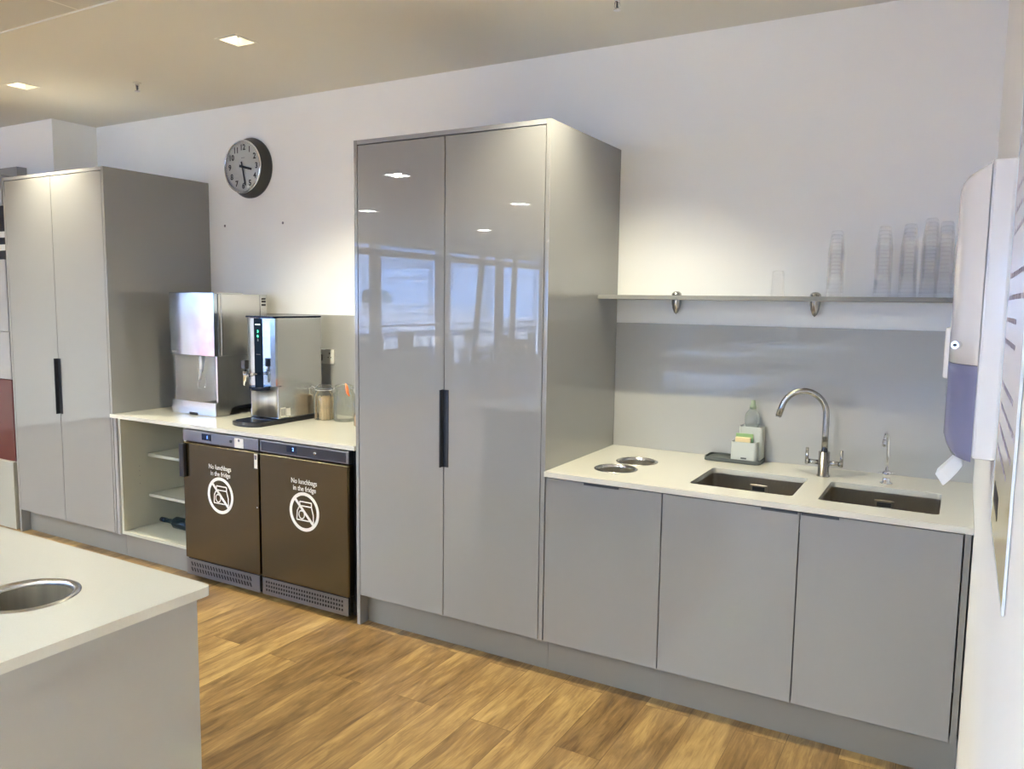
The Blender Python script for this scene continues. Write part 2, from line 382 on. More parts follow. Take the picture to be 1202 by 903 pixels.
# ------------------------------------------------------------------ light fittings
def downlight(x, y, label):
    t = thing('recessed_downlight', label, 'ceiling light', (x, y, HC), 'square recessed downlights over the units')
    fr = curve_mesh(sq(x, y, .0725), [sq(x, y, .058)], HC - .003, HC - .0002); obj('frame', fr, 'fixture_white', t)
    h = MB(); a, b = .058, .040; z0, z1 = HC - .001, HC + .055
    lo = [(x + u * a, y + v * a, z0) for u, v in ((-1, -1), (1, -1), (1, 1), (-1, 1))]; hi = [(x + u * b, y + v * b, z1) for u, v in ((-1, -1), (1, -1), (1, 1), (-1, 1))]
    h.add(lo + hi, [(0, 1, 5, 4), (1, 2, 6, 5), (2, 3, 7, 6), (3, 0, 4, 7), (4, 5, 6, 7)]); obj('reflector', h, 'fixture_white', t)
    obj('lamp', MB().cyl(x, y, z1 - .012, z1 - .002, .034, 24), 'lamp_glow', t)
    obj('lamp_clip', B(x - .022, x + .022, y + .018, y + .03, z1 - .03, z1 - .013), 'black_plastic', t)
    d = bpy.data.lights.new('downlight_beam', 'SPOT'); d.energy = SPOT; d.color = WARM; d.spot_size = math.radians(104); d.spot_blend = 1.0; d.shadow_soft_size = .02
    o = bpy.data.objects.new('downlight_beam', d); COL.objects.link(o); o.location = (0, 0, -.006); o.parent = t
downlight(*LIGHTS[0], 'square recessed downlight in the ceiling right of the other visible one')
downlight(*LIGHTS[1], 'square recessed downlight nearest the top of the left tall cabinet')
downlight(*LIGHTS[2], 'square recessed downlight above the right worktop, just out of frame')
def office_light(x, y, i):
    t = thing('office_downlight', 'square office ceiling light ' + ('reflected in the tall cabinet doors' if i < 5 else 'over the office floor behind the camera'), 'ceiling light', (x, y, HC), 'office ceiling lights seen in the doors' if i < 5 else 'office ceiling lights behind the camera')
    obj('frame', curve_mesh(sq(x, y, .115), [sq(x, y, .094)], HC - .009, HC - .0045), 'fixture_white', t)
    obj('diffuser', B(x - .094, x + .094, y - .094, y + .094, HC + .02, HC + .03), 'office_glow', t)
for i, (x, y) in enumerate(OFFICE): office_light(x, y, i)
def sprinkler(x, y, label):
    t = thing('fire_sprinkler', label, 'sprinkler', (x, y, HC))
    obj('collar', MB().cyl(x, y, HC - .006, HC, .022, 20), 'fixture_white', t)
    b = MB().cyl(x, y, HC - .018, HC - .006, .011, 12)
    for q in (-1, 1): b.tube([(x + q * .010, y, HC - .018), (x + q * .013, y, HC - .032), (x, y, HC - .044)], .002, 6)
    b.cyl(x, y, HC - .048, HC - .044, .015, 16); obj('head', b, 'chrome', t); obj('bulb', MB().cyl(x, y, HC - .043, HC - .018, .0045, 8), 'handle_dark', t)
sprinkler(-4.34, -.64, 'small sprinkler head on the ceiling between the two visible downlights')
sprinkler(-1.383, -.55, 'small sprinkler head at the top edge, above the tall centre cabinet')

# ------------------------------------------------------------------ kitchen run
YD = -.755; YB = -.004; H = .90; TH = .022
G = 'gloss_grey'
def tall_cabinet(x0, x1, seam, ztop, left_foot, label, hx):
    t = thing('tall_cabinet', label, 'cabinet', ((x0 + x1) / 2, -.38, 0))
    obj('side_panel', B(x0, x0 + .020, YD, YB, 0, ztop), G, t, .001)
    obj('side_panel', B(x1 - .020, x1, YD, YB, .154, ztop), G, t, .001)
    obj('top_panel', B(x0 + .0202, x1 - .0202, YD, YB, ztop - .02, ztop - .0005), 'edge_grey', t)
    obj('carcass', B(x0 + .021, x1 - .021, YD + .028, YB - .01, .156, ztop - .021), 'carcass_dark', t)
    obj('plinth', B(x0 + .021, x1 - .001, -.695, -.675, .0, .150), 'plinth_grey', t)
    for a, b in ((x0 + .0235, seam - .002), (seam + .002, x1 - .0235)):
        d = obj('door', B(a, b, YD, YD + .02, .154, ztop - .0245), G, t, .0012)
    hm = MB().box(hx - .008, hx + .026, YD - .003, YD + .001, .858, 1.212); hm.box(hx - .008, hx - .003, YD - .026, YD - .002, .858, 1.212)
    obj('handle', hm, 'handle_dark', d, .0008)
    return t
tall_cabinet(-5.600, -4.524, -5.062, 2.371, True, 'tall pale gloss two-door cabinet at the far left, right beside the open shelves', -5.062)
tall_cabinet(-2.608, -1.5704, -2.089, 2.350, True, 'tall gloss two-door cabinet in the centre, windows mirrored in its doors', -2.089)

# worktops
HOLES_R = [(-1.335, -.545, .082), (-1.315, -.345, .082)]
SINK_L = (-.985, -.590, -.638, -.282); SINK_R = (-.500, -.104, -.638, -.282)
wt = curve_mesh([(-1.569, -.766), (-.001, -.766), (-.001, -.001), (-1.569, -.001)], [circle(*h) for h in HOLES_R] + [rrect(*SINK_L, .018), rrect(*SINK_R, .018)], H - TH, H)
tag(obj('worktop', wt, 'quartz', loc=(-.78, -.38, H - TH)), 'white stone worktop with two sinks cut into it, right of the centre cabinet', 'worktop')
tag(obj('worktop', curve_mesh([(-4.534, -.766), (-2.609, -.766), (-2.609, -.001), (-4.523, -.001), (-4.523, -.756), (-4.534, -.756)], [], H - TH, H), 'quartz', loc=(-3.57, -.38, H - TH)), 'white stone worktop over the two fridges and open shelves', 'worktop')
# glass splashbacks
tag(obj('splashback', B(-1.5695, -.001, -.008, -.001, H, 1.514), 'splash', bevel=.001, loc=(-.78, 0, H)), 'glossy blue-grey glass splashback behind the sinks, under the shelf', 'splashback')
tag(obj('splashback', B(-4.523, -2.609, -.008, -.001, H, 1.514), 'splash', bevel=.001, loc=(-3.5, 0, H)), 'glossy grey glass splashback behind the drinks machines', 'splashback')

# base cabinets right
def base_carcass(t, x0, x1):
    m = MB(); m.box(x0, x0 + .016, -.733, -.03, .155, H - TH - .002); m.box(x1 - .016, x1, -.733, -.03, .155, H - TH - .002)
    m.box(x0 + .016, x1 - .016, -.733, -.03, .155, .171); m.box(x0 + .016, x1 - .016, -.045, -.03, .171, H - TH - .002); m.box(x0 + .016, x1 - .016, -.733, -.715, .84, H - TH - .002)
    obj('carcass', m, 'carcass_dark', t)
def pull(x0, x1, d): 
    m = MB().box(x0, x1, YD - .011, YD + .004, .8725, .8755); m.box(x0, x1, YD - .011, YD - .008, .866, .8725); obj('handle', m, 'handle_dark', d)
t = thing('base_cabinet', 'gloss grey base cabinet under the two round waste openings, left of the sink cabinet', 'cabinet', (-1.31, -.38, 0))
base_carcass(t, -1.568, -1.056)
d = obj('door', B(-1.5655, -1.0555, YD, YD + .02, .154, .8715), G, t, .0012); pull(-1.385, -1.232, d)
obj('plinth', B(-1.5695, -1.054, -.695, -.675, 0, .150), 'plinth_grey', t)
t = thing('sink_cabinet', 'gloss grey two-door base cabinet under the two sinks by the right wall', 'cabinet', (-.54, -.38, 0))
base_carcass(t, -1.053, -.028)
d = obj('door', B(-1.0515, -.5415, YD, YD + .02, .154, .8715), G, t, .0012); pull(-.674, -.5455, d)
d = obj('door', B(-.5375, -.0295, YD, YD + .02, .154, .8715), G, t, .0012); pull(-.5335, -.407, d)
obj('plinth', B(-1.0535, -.001, -.695, -.675, 0, .150), 'plinth_grey', t)
obj('filler_strip', B(-.0245, -.006, YD + .002, YD + .022, .151, .8755), 'plinth_grey', t, .001)

# waste chutes
def chute(x, y, r, z, label, group=None, depth=.16, w=.014):
    t = thing('waste_chute', label, 'waste chute', (x, y, z), group)
    obj('rim', MB().lathe([(r - .0015, -.010), (r - .001, -.002), (r + .002, .003), (r + w * .5, .0042), (r + w, .0012), (r + w, .0003), (r + .0005, .0003), (r + .0005, -.010)], (x, y, z), n=56), 'steel', t)
    obj('sleeve', MB().lathe([(r - .001, -.0105), (r - .001, -depth)], (x, y, z), n=56), 'steel_sleeve', t)
chute(-1.335, -.545, .080, H, 'round steel waste opening nearer the worktop front, left of the sinks')
chute(-1.315, -.345, .080, H, 'round steel waste opening nearer the splashback, left of the sinks')

# sinks
def sink(b, label):
    x0, x1, y0, y1 = b; z1 = H - TH - .0005; z0 = z1 - .19
    t = thing('sink_bowl', label, 'sink', ((x0 + x1) / 2, (y0 + y1) / 2, z0))
    outer = rrect(x0 - .012, x1 + .012, y0 - .012, y1 + .012, .026); a = rrect(x0 + .0, x1 - .0, y0 + .0, y1 - .0, .020); c = rrect(x0 + .012, x1 - .012, y0 + .012, y1 - .012, .03)
    n = len(a); m = MB()
    def ring(p, z): return [(u, v, z) for u, v in p]
    vs = ring(outer, z1) + ring(a, z1) + ring(a, z0 + .02) + ring(c, z0)
    fs = [(k + i * n, (k + 1) % n + i * n, (k + 1) % n + (i + 1) * n, k + (i + 1) * n) for i in range(3) for k in range(n)] + [tuple(range(3 * n, 4 * n))]
    m.add(vs, fs); b = obj('basin', m, 'steel_sink', t)
    cx = (x0 + x1) / 2
    ov = MB(); ov.box(cx - .036, cx + .036, y1 - .007, y1 - .0005, z1 - .062, z1 - .030); obj('overflow_plate', ov, 'steel_sink', t, .002)
    obj('overflow_slot', B(cx - .026, cx + .026, y1 - .009, y1 - .0072, z1 - .055, z1 - .037), 'handle_dark', t, .001)
    obj('drain', MB().lathe([(.0, .002), (.025, .002), (.045, .005), (.055, .001)], (cx, (y0 + y1) / 2 + .03, z0), n=32), 'chrome', t)
sink(SINK_L, 'rectangular undermount steel sink left of the tall mixer tap'); sink(SINK_R, 'rectangular undermount steel sink nearest the right wall, behind it the small chrome tap')

# mixer tap
def mixer():
    x, y = -.545, -.200
    t = thing('mixer_tap', 'brushed steel swan-neck mixer tap with two levers, between the two sinks', 'tap', (x, y, H))
    obj('body', MB().lathe([(.0, 0), (.026, 0), (.026, .004), (.0225, .006), (.0225, .104), (.0, .106)], (x, y, H)), 'steel_tap', t)
    R = .090; pts = [(x, y, H + .10), (x, y, H + .18), (x, y, H + .255)]
    dirx = Vector((-.985, -.17, 0)); base = Vector((x, y, H + .258))
    for k in range(1, 25):
        a = math.radians(k * 6.9); p = base + dirx * (R - R * math.cos(a)) + Vector((0, 0, R * math.sin(a) * 1.08)); pts.append(tuple(p))
    q = Vector(pts[-1]) - Vector(pts[-2]); q.normalize(); pts.append(tuple(Vector(pts[-1]) + q * .04))
    obj('spout', MB().tube(pts, .0128, 20), 'steel_tap', t)
    obj('aerator', MB().tube([pts[-1], tuple(Vector(pts[-1]) + q * .006)], .0112, 16), 'chrome', t)
    for s in (-1, 1):
        lv = MB().tube([(x + s * .020, y, H + .058), (x + s * .062, y, H + .058)], .010, 14); lv.tube([(x + s * .060, y, H + .058), (x + s * .072, y, H + .058)], .013, 14)
        obj('valve', lv, 'steel_tap', t)
        obj('lever', MB().tube([(x + s * .068, y, H + .046), (x + s * .068, y, H + .115)], [.0072, .0062], 12), 'steel_tap', t)
mixer()
def small_tap():
    x, y = -.305, -.205
    t = thing('filter_tap', 'small slim chrome drinking water tap behind the right sink', 'tap', (x, y, H))
    obj('base', MB().lathe([(.0, 0), (.024, 0), (.024, .004), (.015, .008), (.013, .030), (.017, .036), (.017, .048), (.010, .054), (0, .055)], (x, y, H)), 'chrome', t)
    pts = [(x, y, H + .05), (x, y, H + .12), (x - .001, y - .004, H + .175)]
    for k in range(1, 9):
        a = math.radians(k * 20); pts.append((x - .002 - .001 * k, y - .004 - .038 * (1 - math.cos(a)), H + .175 + .038 * math.sin(a)))
    obj('spout', MB().tube(pts, [.0065, .0052, .005] + [.0048] * 8, 12), 'chrome', t)
    e = Vector(pts[-1]); obj('nozzle', MB().tube([e, e - Vector((0, 0, .026))], .0078, 12), 'chrome', t)
    m = MB()
    for a in (20, 110, 200, 290):
        c, s = math.cos(math.radians(a)), math.sin(math.radians(a)); m.tube([(x + .012 * c, y + .012 * s, H + .042), (x + .027 * c, y + .027 * s, H + .043)], [.004, .0035], 10)
        m.lathe([(0, -.0045), (.0045, 0), (0, .0045)], (x + .028 * c, y + .028 * s, H + .043), n=10)
    obj('cross_handle', m, 'chrome', t)
small_tap()

# sink caddy
def caddy():
    t = thing('sink_caddy', 'pale grey two-compartment sink caddy on a dark tray', 'caddy', (-.93, -.085, H))
    x0, x1, y0, y1 = -1.072, -.820, -.140, -.010
    m = MB().prism(rrect(x0, x1, y0, y1, .022), H + .0005, H + .010); obj('tray', m, 'rubber_grey', t, .002)
    rim = curve_mesh(rrect(x0, x1, y0, y1, .022), [rrect(x0 + .005, x1 - .005, y0 + .005, y1 - .005, .018)], H + .010, H + .018); obj('tray_rim', rim, 'rubber_grey', t)
    fx0, fx1 = -.952, -.838
    f = curve_mesh(rrect(fx0, fx1, -.132, -.080, .012), [rrect(fx0 + .004, fx1 - .004, -.128, -.084, .009)], H + .011, H + .098); f.prism(rrect(fx0 + .003, fx1 - .003, -.129, -.083, .009), H + .011, H + .016)
    obj('front_pocket', f, 'caddy_grey', t)
    b = curve_mesh(rrect(fx0 + .022, fx1 + .012, -.0795, -.012, .012), [rrect(fx0 + .025, fx1 + .009, -.0765, -.015, .010)], H + .011, H + .162); b.prism(rrect(fx0 + .024, fx1 + .010, -.0775, -.014, .009), H + .011, H + .016)
    obj('back_pocket', b, 'caddy_grey', t)
    obj('badge', B(-.905, -.880, -.1335, -.1318, H + .022, H + .029), 'rubber_grey', t)
    s = thing('dish_sponge', 'green and cream sponge standing in the front of the sink caddy', 'sponge', (-.895, -.10, H + .017))
    obj('scourer', MB().prism(rrect(-.938, -.862, -.1000, -.0920, .003), H + .020, H + .132), 'sponge_green', s)
    obj('foam', MB().prism(rrect(-.936, -.868, -.1190, -.1005, .004), H + .020, H + .117), 'sponge_yellow', s, .002)
    bx, by = -.880, -.0455
    bt = thing('soap_bottle', 'clear washing-up liquid bottle with pale cap, standing in the caddy', 'bottle', (bx, by, H + .017))
    obj('body', MB().lathe([(0, 0), (.026, 0), (.0285, .006), (.0285, .14), (.031, .150), (.0345, .168), (.034, .188), (.029, .204), (.020, .216), (.013, .223), (.012, .236)], (bx, by, H + .017)), 'bottle_plastic', bt)
    obj('liquid', MB().lathe([(0, .002), (.026, .002), (.026, .10), (0, .10)], (bx, by, H + .017)), 'cap_green', bt)
    obj('cap', MB().lathe([(.0, .224), (.0145, .224), (.0145, .238), (.010, .242), (.0095, .262), (.0, .264)], (bx, by, H + .017)), 'cap_green', bt)
caddy()

# shelf with brackets
t = thing('wall_shelf', 'long grey wall shelf above the sinks holding clear cups', 'shelf', (-.80, -.13, 1.63))
obj('board', B(-1.568, -.004, -.252, -.002, 1.629, 1.648), 'shelf_grey', t, .001)
for bx in (-1.262, -.640):
    m = MB(); pr = [(-.002, 1.667), (-.030, 1.664), (-.034, 1.649)]
    m2 = MB().lathe([(0.0, -.088), (.010, -.078), (.018, -.058), (.022, -.035), (.0235, -.012), (.0235, .004), (.0215, .012), (.012, .019), (0, .021)], (bx, -.026, 1.6485), n=24)
    obj('bracket', m2, 'steel_tap', t)

# stacks of clear cups
def cup_mesh(rb=.0195, rt=.0335, h=.098):
    m = MB(); z = 0  # upside down: wide rim at the bottom
    m.lathe([(rt, 0), (rb + .003, h - .010), (rb + .001, h - .003), (rb - .003, h), (0, h - .001)], (0, 0, 0), n=28); return m
ZS = 1.6485
cup0 = obj('plastic_cup', cup_mesh(.021, .0275, .108), 'cup_plastic', loc=(-.768, -.19, ZS))
for v in cup0.data.vertices: v.co = v.co + Vector((.768, .19, ZS)) if False else v.co
def fix_origin(o):
    # vertices were given around the world origin
    org = Vector(o['_org'])
    for v in o.data.vertices: v.co = v.co + org
fix_origin(cup0)
tag(cup0, 'single short clear plastic cup upside down on the shelf, left of all stacks', 'cup')
cupb = obj('plastic_cup', cup_mesh(), 'cup_plastic', loc=(-.54, -.19, ZS)); fix_origin(cupb)
tag(cupb, 'x', 'cup')
stacks = [(-.542, -.19, .268, 'the lone tall stack'), (-.368, -.16, .282, 'the second tall stack from the left'),
          (-.276, -.18, .286, 'the middle tall stack'), (-.205, -.13, .310, 'the tallest stack'), (-.150, -.19, .290, 'the rightmost stack of all')]
first = True
for si, (x, y, hh, lab) in enumerate(stacks):
    n = int(round((hh - .098) / .0155)) + 1; pitch = (hh - .098) / (n - 1)
    for k in range(n):
        c = cupb if first else cupb.copy()
        if not first: COL.objects.link(c)
        first = False
        c.location = (x + random.uniform(-.0004, .0004), y, ZS + k * pitch)
        if k == 0: c['label'] = 'clear plastic cup at the bottom of ' + lab
        elif k == n - 1: c['label'] = 'clear plastic cup, topmost of ' + lab
        else: c['label'] = 'clear plastic cup nested inside ' + lab
        c['group'] = ['cups in the lone stack', 'cups in the second stack', 'cups in the middle stack', 'cups in the tallest stack', 'cups in the rightmost stack'][si]

# ------------------------------------------------------------------ left part of the run: open shelves
t = thing('open_shelf_unit', 'open cream shelf unit between the left tall cabinet and the fridges', 'shelf unit', (-4.19, -.38, 0))
m = MB(); m.box(-4.498, -4.478, -.738, -.02, .155, .8765); m.box(-3.896, -3.878, -.738, -.02, .155, .8765); m.box(-4.478, -3.896, -.738, -.02, .155, .173); m.box(-4.478, -3.896, -.035, -.02, .173, .8765)
obj('carcass', m, 'melamine', t)
obj('filler_strip', B(-4.5235, -4.4985, YD + .004, YD + .05, .151, .8765), 'edge_grey', t, .001)
obj('shelf', B(-4.4775, -3.8965, -.560, -.036, .612, .630), 'melamine', t, .001)
obj('shelf', B(-4.4775, -3.8965, -.560, -.036, .354, .372), 'melamine', t, .001)
obj('plinth', B(-4.5235, -3.878, -.695, -.675, 0, .150), 'plinth_grey', t)
hm = MB()
for z in (.50, .53, .45, .56): hm.lathe([(0, 0), (.0025, .0)], (-4.4775, -.62, z), axis='X', n=10)
obj('shelf_pin_holes', hm, 'ink_grey', t)
# bottle lying on the bottom shelf
bt = thing('wine_bottle', 'dark green glass bottle lying on the lowest open shelf', 'bottle', (-4.25, -.50, .173))
m = MB(); zc = .173 + .0375
m.tube([(-4.40, -.53, zc + .0), (-4.395, -.53, zc), (-4.33, -.53, zc), (-4.30, -.53, zc), (-4.275, -.53, zc), (-4.26, -.53, zc), (-4.08, -.53, zc), (-4.075, -.53, zc)], [.013, .0145, .0145, .017, .029, .0365, .0365, .033], 24)
obj('glass', m, 'green_glass', bt)
obj('foil', MB().tube([(-4.405, -.53, zc), (-4.36, -.53, zc)], [.0152, .0152], 20), 'black_gloss', bt)

# ------------------------------------------------------------------ fridges
def sign_parts(d, cx, yf):
    text_mesh('No lunchbags', .037, cx, .682, yf - .0008, d, 'lettering', 'white_vinyl', width=.176, bold=.0002)
    text_mesh('in the fridge', .037, cx + .003, .646, yf - .0008, d, 'lettering', 'white_vinyl', width=.156, bold=.0002)
    cz = .527; R = .102
    def cc(r): return [(cx + r * math.cos(2 * PI * k / 48), cz + r * math.sin(2 * PI * k / 48)) for k in range(48)]
    ring = curve_mesh(cc(R), [cc(R - .017)], yf - .0011, yf - .0004, 'Y')
    a = Matrix.Rotation(math.radians(45), 3, 'Y')
    def stroke(p, q, w):
        u = Vector((q[0] - p[0], 0, q[1] - p[1])); L = u.length; u.normalize(); nrm = Vector((-u.z, 0, u.x)) * (w / 2)
        P = Vector((cx + p[0], 0, cz + p[1])); Q = Vector((cx + q[0], 0, cz + q[1]))
        poly = [P + nrm, P - nrm, Q - nrm, Q + nrm]; ring.prism([(v.x, v.z) for v in poly], yf - .0014, yf - .0004, 'Y')
    stroke((-.064, .064), (.062, -.062), .014)
    # paper bag with folded top and an apple
    w = .006
    for p, q in (((-.030, .052), (.050, .052)), ((.050, .052), (.050, .030)), ((-.022, .030), (.050, .030)), ((-.030, .052), (-.030, .036)), ((.050, .030), (.062, -.010)), ((.062, -.010), (.062, -.050)),
                 ((-.030, .030), (-.048, .002)), ((-.048, .002), (-.052, -.045)), ((-.052, -.045), (.046, -.045))): stroke(p, q, w)
    prev = None
    for k in range(17):
        an = 2 * PI * k / 16; q = (-.018 + .019 * math.cos(an), -.016 + .022 * math.sin(an) - (.004 if k in (4,) else 0))
        if prev: stroke(prev, q, .0055)
        prev = q
    stroke((-.020, .006), (-.012, .018), .005)
    obj('prohibition_sign', ring, 'white_vinyl', d)
def fridge(x0, x1, kind, label):
    t = thing('undercounter_fridge', label, 'fridge', ((x0 + x1) / 2, -.4, 0), 'steel fridges under the left worktop')
    obj('casing', B(x0, x1, -.725, -.08, .125, .874), 'black_plastic', t)
    m = MB()
    for fx in (x0 + .05, x1 - .05):
        for fy in (-.66, -.15): m.cyl(fx, fy, .0, .125, .018, 14)
    obj('feet', m, 'black_plastic', t)
    yf = -.772
    d = obj('door', B(x0 + .004, x1 - .004, yf, -.728, .130, .800), 'steel_fridge', t, .006)
    # control strip
    cs = obj('control_panel', B(x0 + .003, x1 - .003, yf + .004, -.727, .806, .870), 'steel_control', t, .003)
    if kind == 2: obj('fascia', B(x0 + .015, x1 - .02, yf + .002, yf + .0045, .813, .863), 'panel_black', cs)
    dx = x0 + (.165 if kind == 1 else .20)
    obj('display', B(dx, dx + .072, yf + .0005, yf + .004, .824, .860), 'black_gloss', cs, .001)
    text_mesh('1' if kind == 1 else '2', .024, dx + .047, .842, yf - .0002, cs, 'display_digit', 'led_blue')
    kx = x0 + .395
    obj('lock', MB().lathe([(0, -.003), (.007, -.003), (.009, 0), (.009, .004)], (kx, yf + .001, .838), axis='Y', n=20), 'handle_dark' if kind == 1 else 'steel_trim', cs)
    if kind == 1:
        obj('label_sticker', B(x0 + .425, x0 + .492, yf + .0025, yf + .0042, .808, .860), 'sticker_white', cs)
        obj('label_print', B(x0 + .452, x0 + .466, yf + .002, yf + .0026, .842, .856), 'ink_grey', cs)
    # lower grille
    y0 = -.765; gx0, gx1 = x0 + .004, x1 - .014
    holes = []
    if kind == 1:
        n = 22; w = .0115; 
        for r_, (za, zb) in enumerate(((.083, .106), (.050, .073))):
            for k in range(n):
                hx = gx0 + .045 + k * .0225; sl = .010
                holes.append([(hx, za), (hx + w, za), (hx + w - sl, zb), (hx - sl, zb)])
    else:
        for r_ in range(3):
            for k in range(30):
                hx = gx0 + .022 + k * .0183; z = .050 + r_ * .022; holes.append([(hx, z), (hx + .0115, z), (hx + .0115, z + .013), (hx, z + .013)])
    obj('grille', curve_mesh([(gx0, .030), (gx1, .030), (gx1, .122), (gx0, .122)], holes, y0 - .001, y0 + .001, 'Y'), 'steel_control', t)
    obj('grille_backing', B(gx0 + .002, gx1 - .002, y0 + .012, y0 + .016, .031, .1215), 'dark_gap', t)
    sign_parts(d, x0 + .308 + (0 if kind == 1 else .012), yf)
    if kind == 1:
        obj('handle', MB().box(x0 - .004, x0 + .034, yf - .022, yf + .0, .600, .792), 'black_plastic', d, .005)
        obj('rating_sticker', B(x1 - .030, x1 - .002 - .006, yf - .001, yf + .001, .712, .790), 'sticker_white', d)
        obj('rating_print', B(x1 - .0275, x1 - .0125, yf - .0015, yf - .0008, .760, .783), 'ink_grey', d)
        obj('screw', MB().lathe([(0, -.002), (.004, -.0015), (.004, .002)], (x1 - .016, yf, .50), axis='Y', n=12), 'chrome', d)
fridge(-3.870, -3.263, 1, 'steel under-counter fridge with silver top strip and black handle beside the open shelves')
fridge(-3.258, -2.640, 2, 'steel under-counter fridge with black control strip, next to the centre cabinet')

# ------------------------------------------------------------------ ice / drinks machine
def ice_machine():
    x0, x1, yf, yb = -4.300, -3.905, -.505, -.09
    t = thing('ice_dispenser', 'large stainless ice dispenser with cloudy mirrored front, standing by the left tall cabinet', 'ice machine', ((x0 + x1) / 2, -.3, H))
    body = MB(); body.box(x0 + .004, x1, yf + .035, yb, 1.262, 1.632)
    obj('upper_casing', body, 'steel', t, .003)
    obj('top_lid', B(x0, x1 + .002, yf + .012, yf + .22, 1.633, 1.641), 'steel_trim', t, .001)
    obj('front_door', B(x0, x1 + .002, yf, yf + .030, 1.262, 1.640), 'steel_mirror', t, .003)
    obj('door_trim', B(x1 - .004, x1 + .004, yf + .055, yf + .066, 1.268, 1.632), 'steel_trim', t)
    low = MB(); low.box(x0 + .006, x0 + .020, yf + .02, yb, .955, 1.262); low.box(x1 - .012, x1 - .001, yf + .02, yb, .985, 1.262); low.box(x0 + .02, x1 - .012, yf + .17, yb, .96, 1.262)
    obj('lower_casing', low, 'steel', t)
    # side plate with an arched cut-out
    sp = [(yf + .012, .905), (yf + .095, .905), (yf + .108, .918), (yf + .118, .940), (yf + .140, .952), (yb, .960), (yb, .985), (yf + .012, .985)]
    for xx in (x0 + .002, x1 - .008): obj('side_foot', MB().prism(sp, xx, xx + .008, 'X'), 'steel', t)
    obj('rear_foot', MB().box(x0 + .02, x1 - .02, yb - .03, yb - .01, .900, .955), 'black_plastic', t)
    obj('underside', B(x0 + .012, x1 - .01, yf + .13, yb, .952, .959), 'black_plastic', t)
    fr = MB().box(x0, x1, yf, yf + .012, .9005, .985); obj('drip_front', fr, 'steel', t, .003)
    obj('drip_slot', B(x0 + .16, x0 + .235, yf - .0008, yf + .002, .901, .916), 'dark_gap', t)
    obj('drip_tray', B(x0 + .012, x1 - .010, yf + .013, yf + .169, .962, .980), 'steel', t)
    dt = MB()
    for k in range(6): dt.box(x0 + .255, x1 - .04, yf + .030 + k * .020, yf + .040 + k * .020, .9802, .9812)
    obj('tray_slots', dt, 'dark_gap', t)
    cx = (x0 + x1) / 2 + .03
    sp = MB().tube([(cx - .045, yf + .09, 1.262), (cx - .025, yf + .065, 1.235), (cx - .015, yf + .055, 1.19), (cx - .014, yf + .05, 1.165)], [.020, .017, .014, .012], 14)
    obj('ice_spout', sp, 'white_plastic', t)
    obj('lever', MB().tube([(cx - .014, yf + .045, 1.168), (cx - .018, yf + .04, 1.11)], [.008, .006], 10), 'white_plastic', t)
    obj('wire_loop', MB().tube([(cx - .022, yf + .04, 1.108), (cx - .030, yf + .035, 1.085), (cx - .026, yf + .035, 1.06), (cx + .02, yf + .035, 1.058), (cx + .034, yf + .045, 1.09), (cx + .012, yf + .06, 1.15)], .0018, 6), 'chrome', t)
    bd = MB(); bd.box(x0 + .02, x0 + .075, yf - .0008, yf + .001, 1.278, 1.286); obj('brand_plate', bd, 'ink_grey', t)
    st = MB()
    for z in (1.600, 1.583, 1.562): st.box(x1 - .0005, x1 + .0012, yb - .045, yb - .012, z, z + .012)
    obj('side_stickers', st, 'ink', t)
    obj('side_seam', B(x1 - .0005, x1 + .0006, yb - .060, yb - .057, 1.27, 1.63), 'dark_gap', t)
ice_machine()

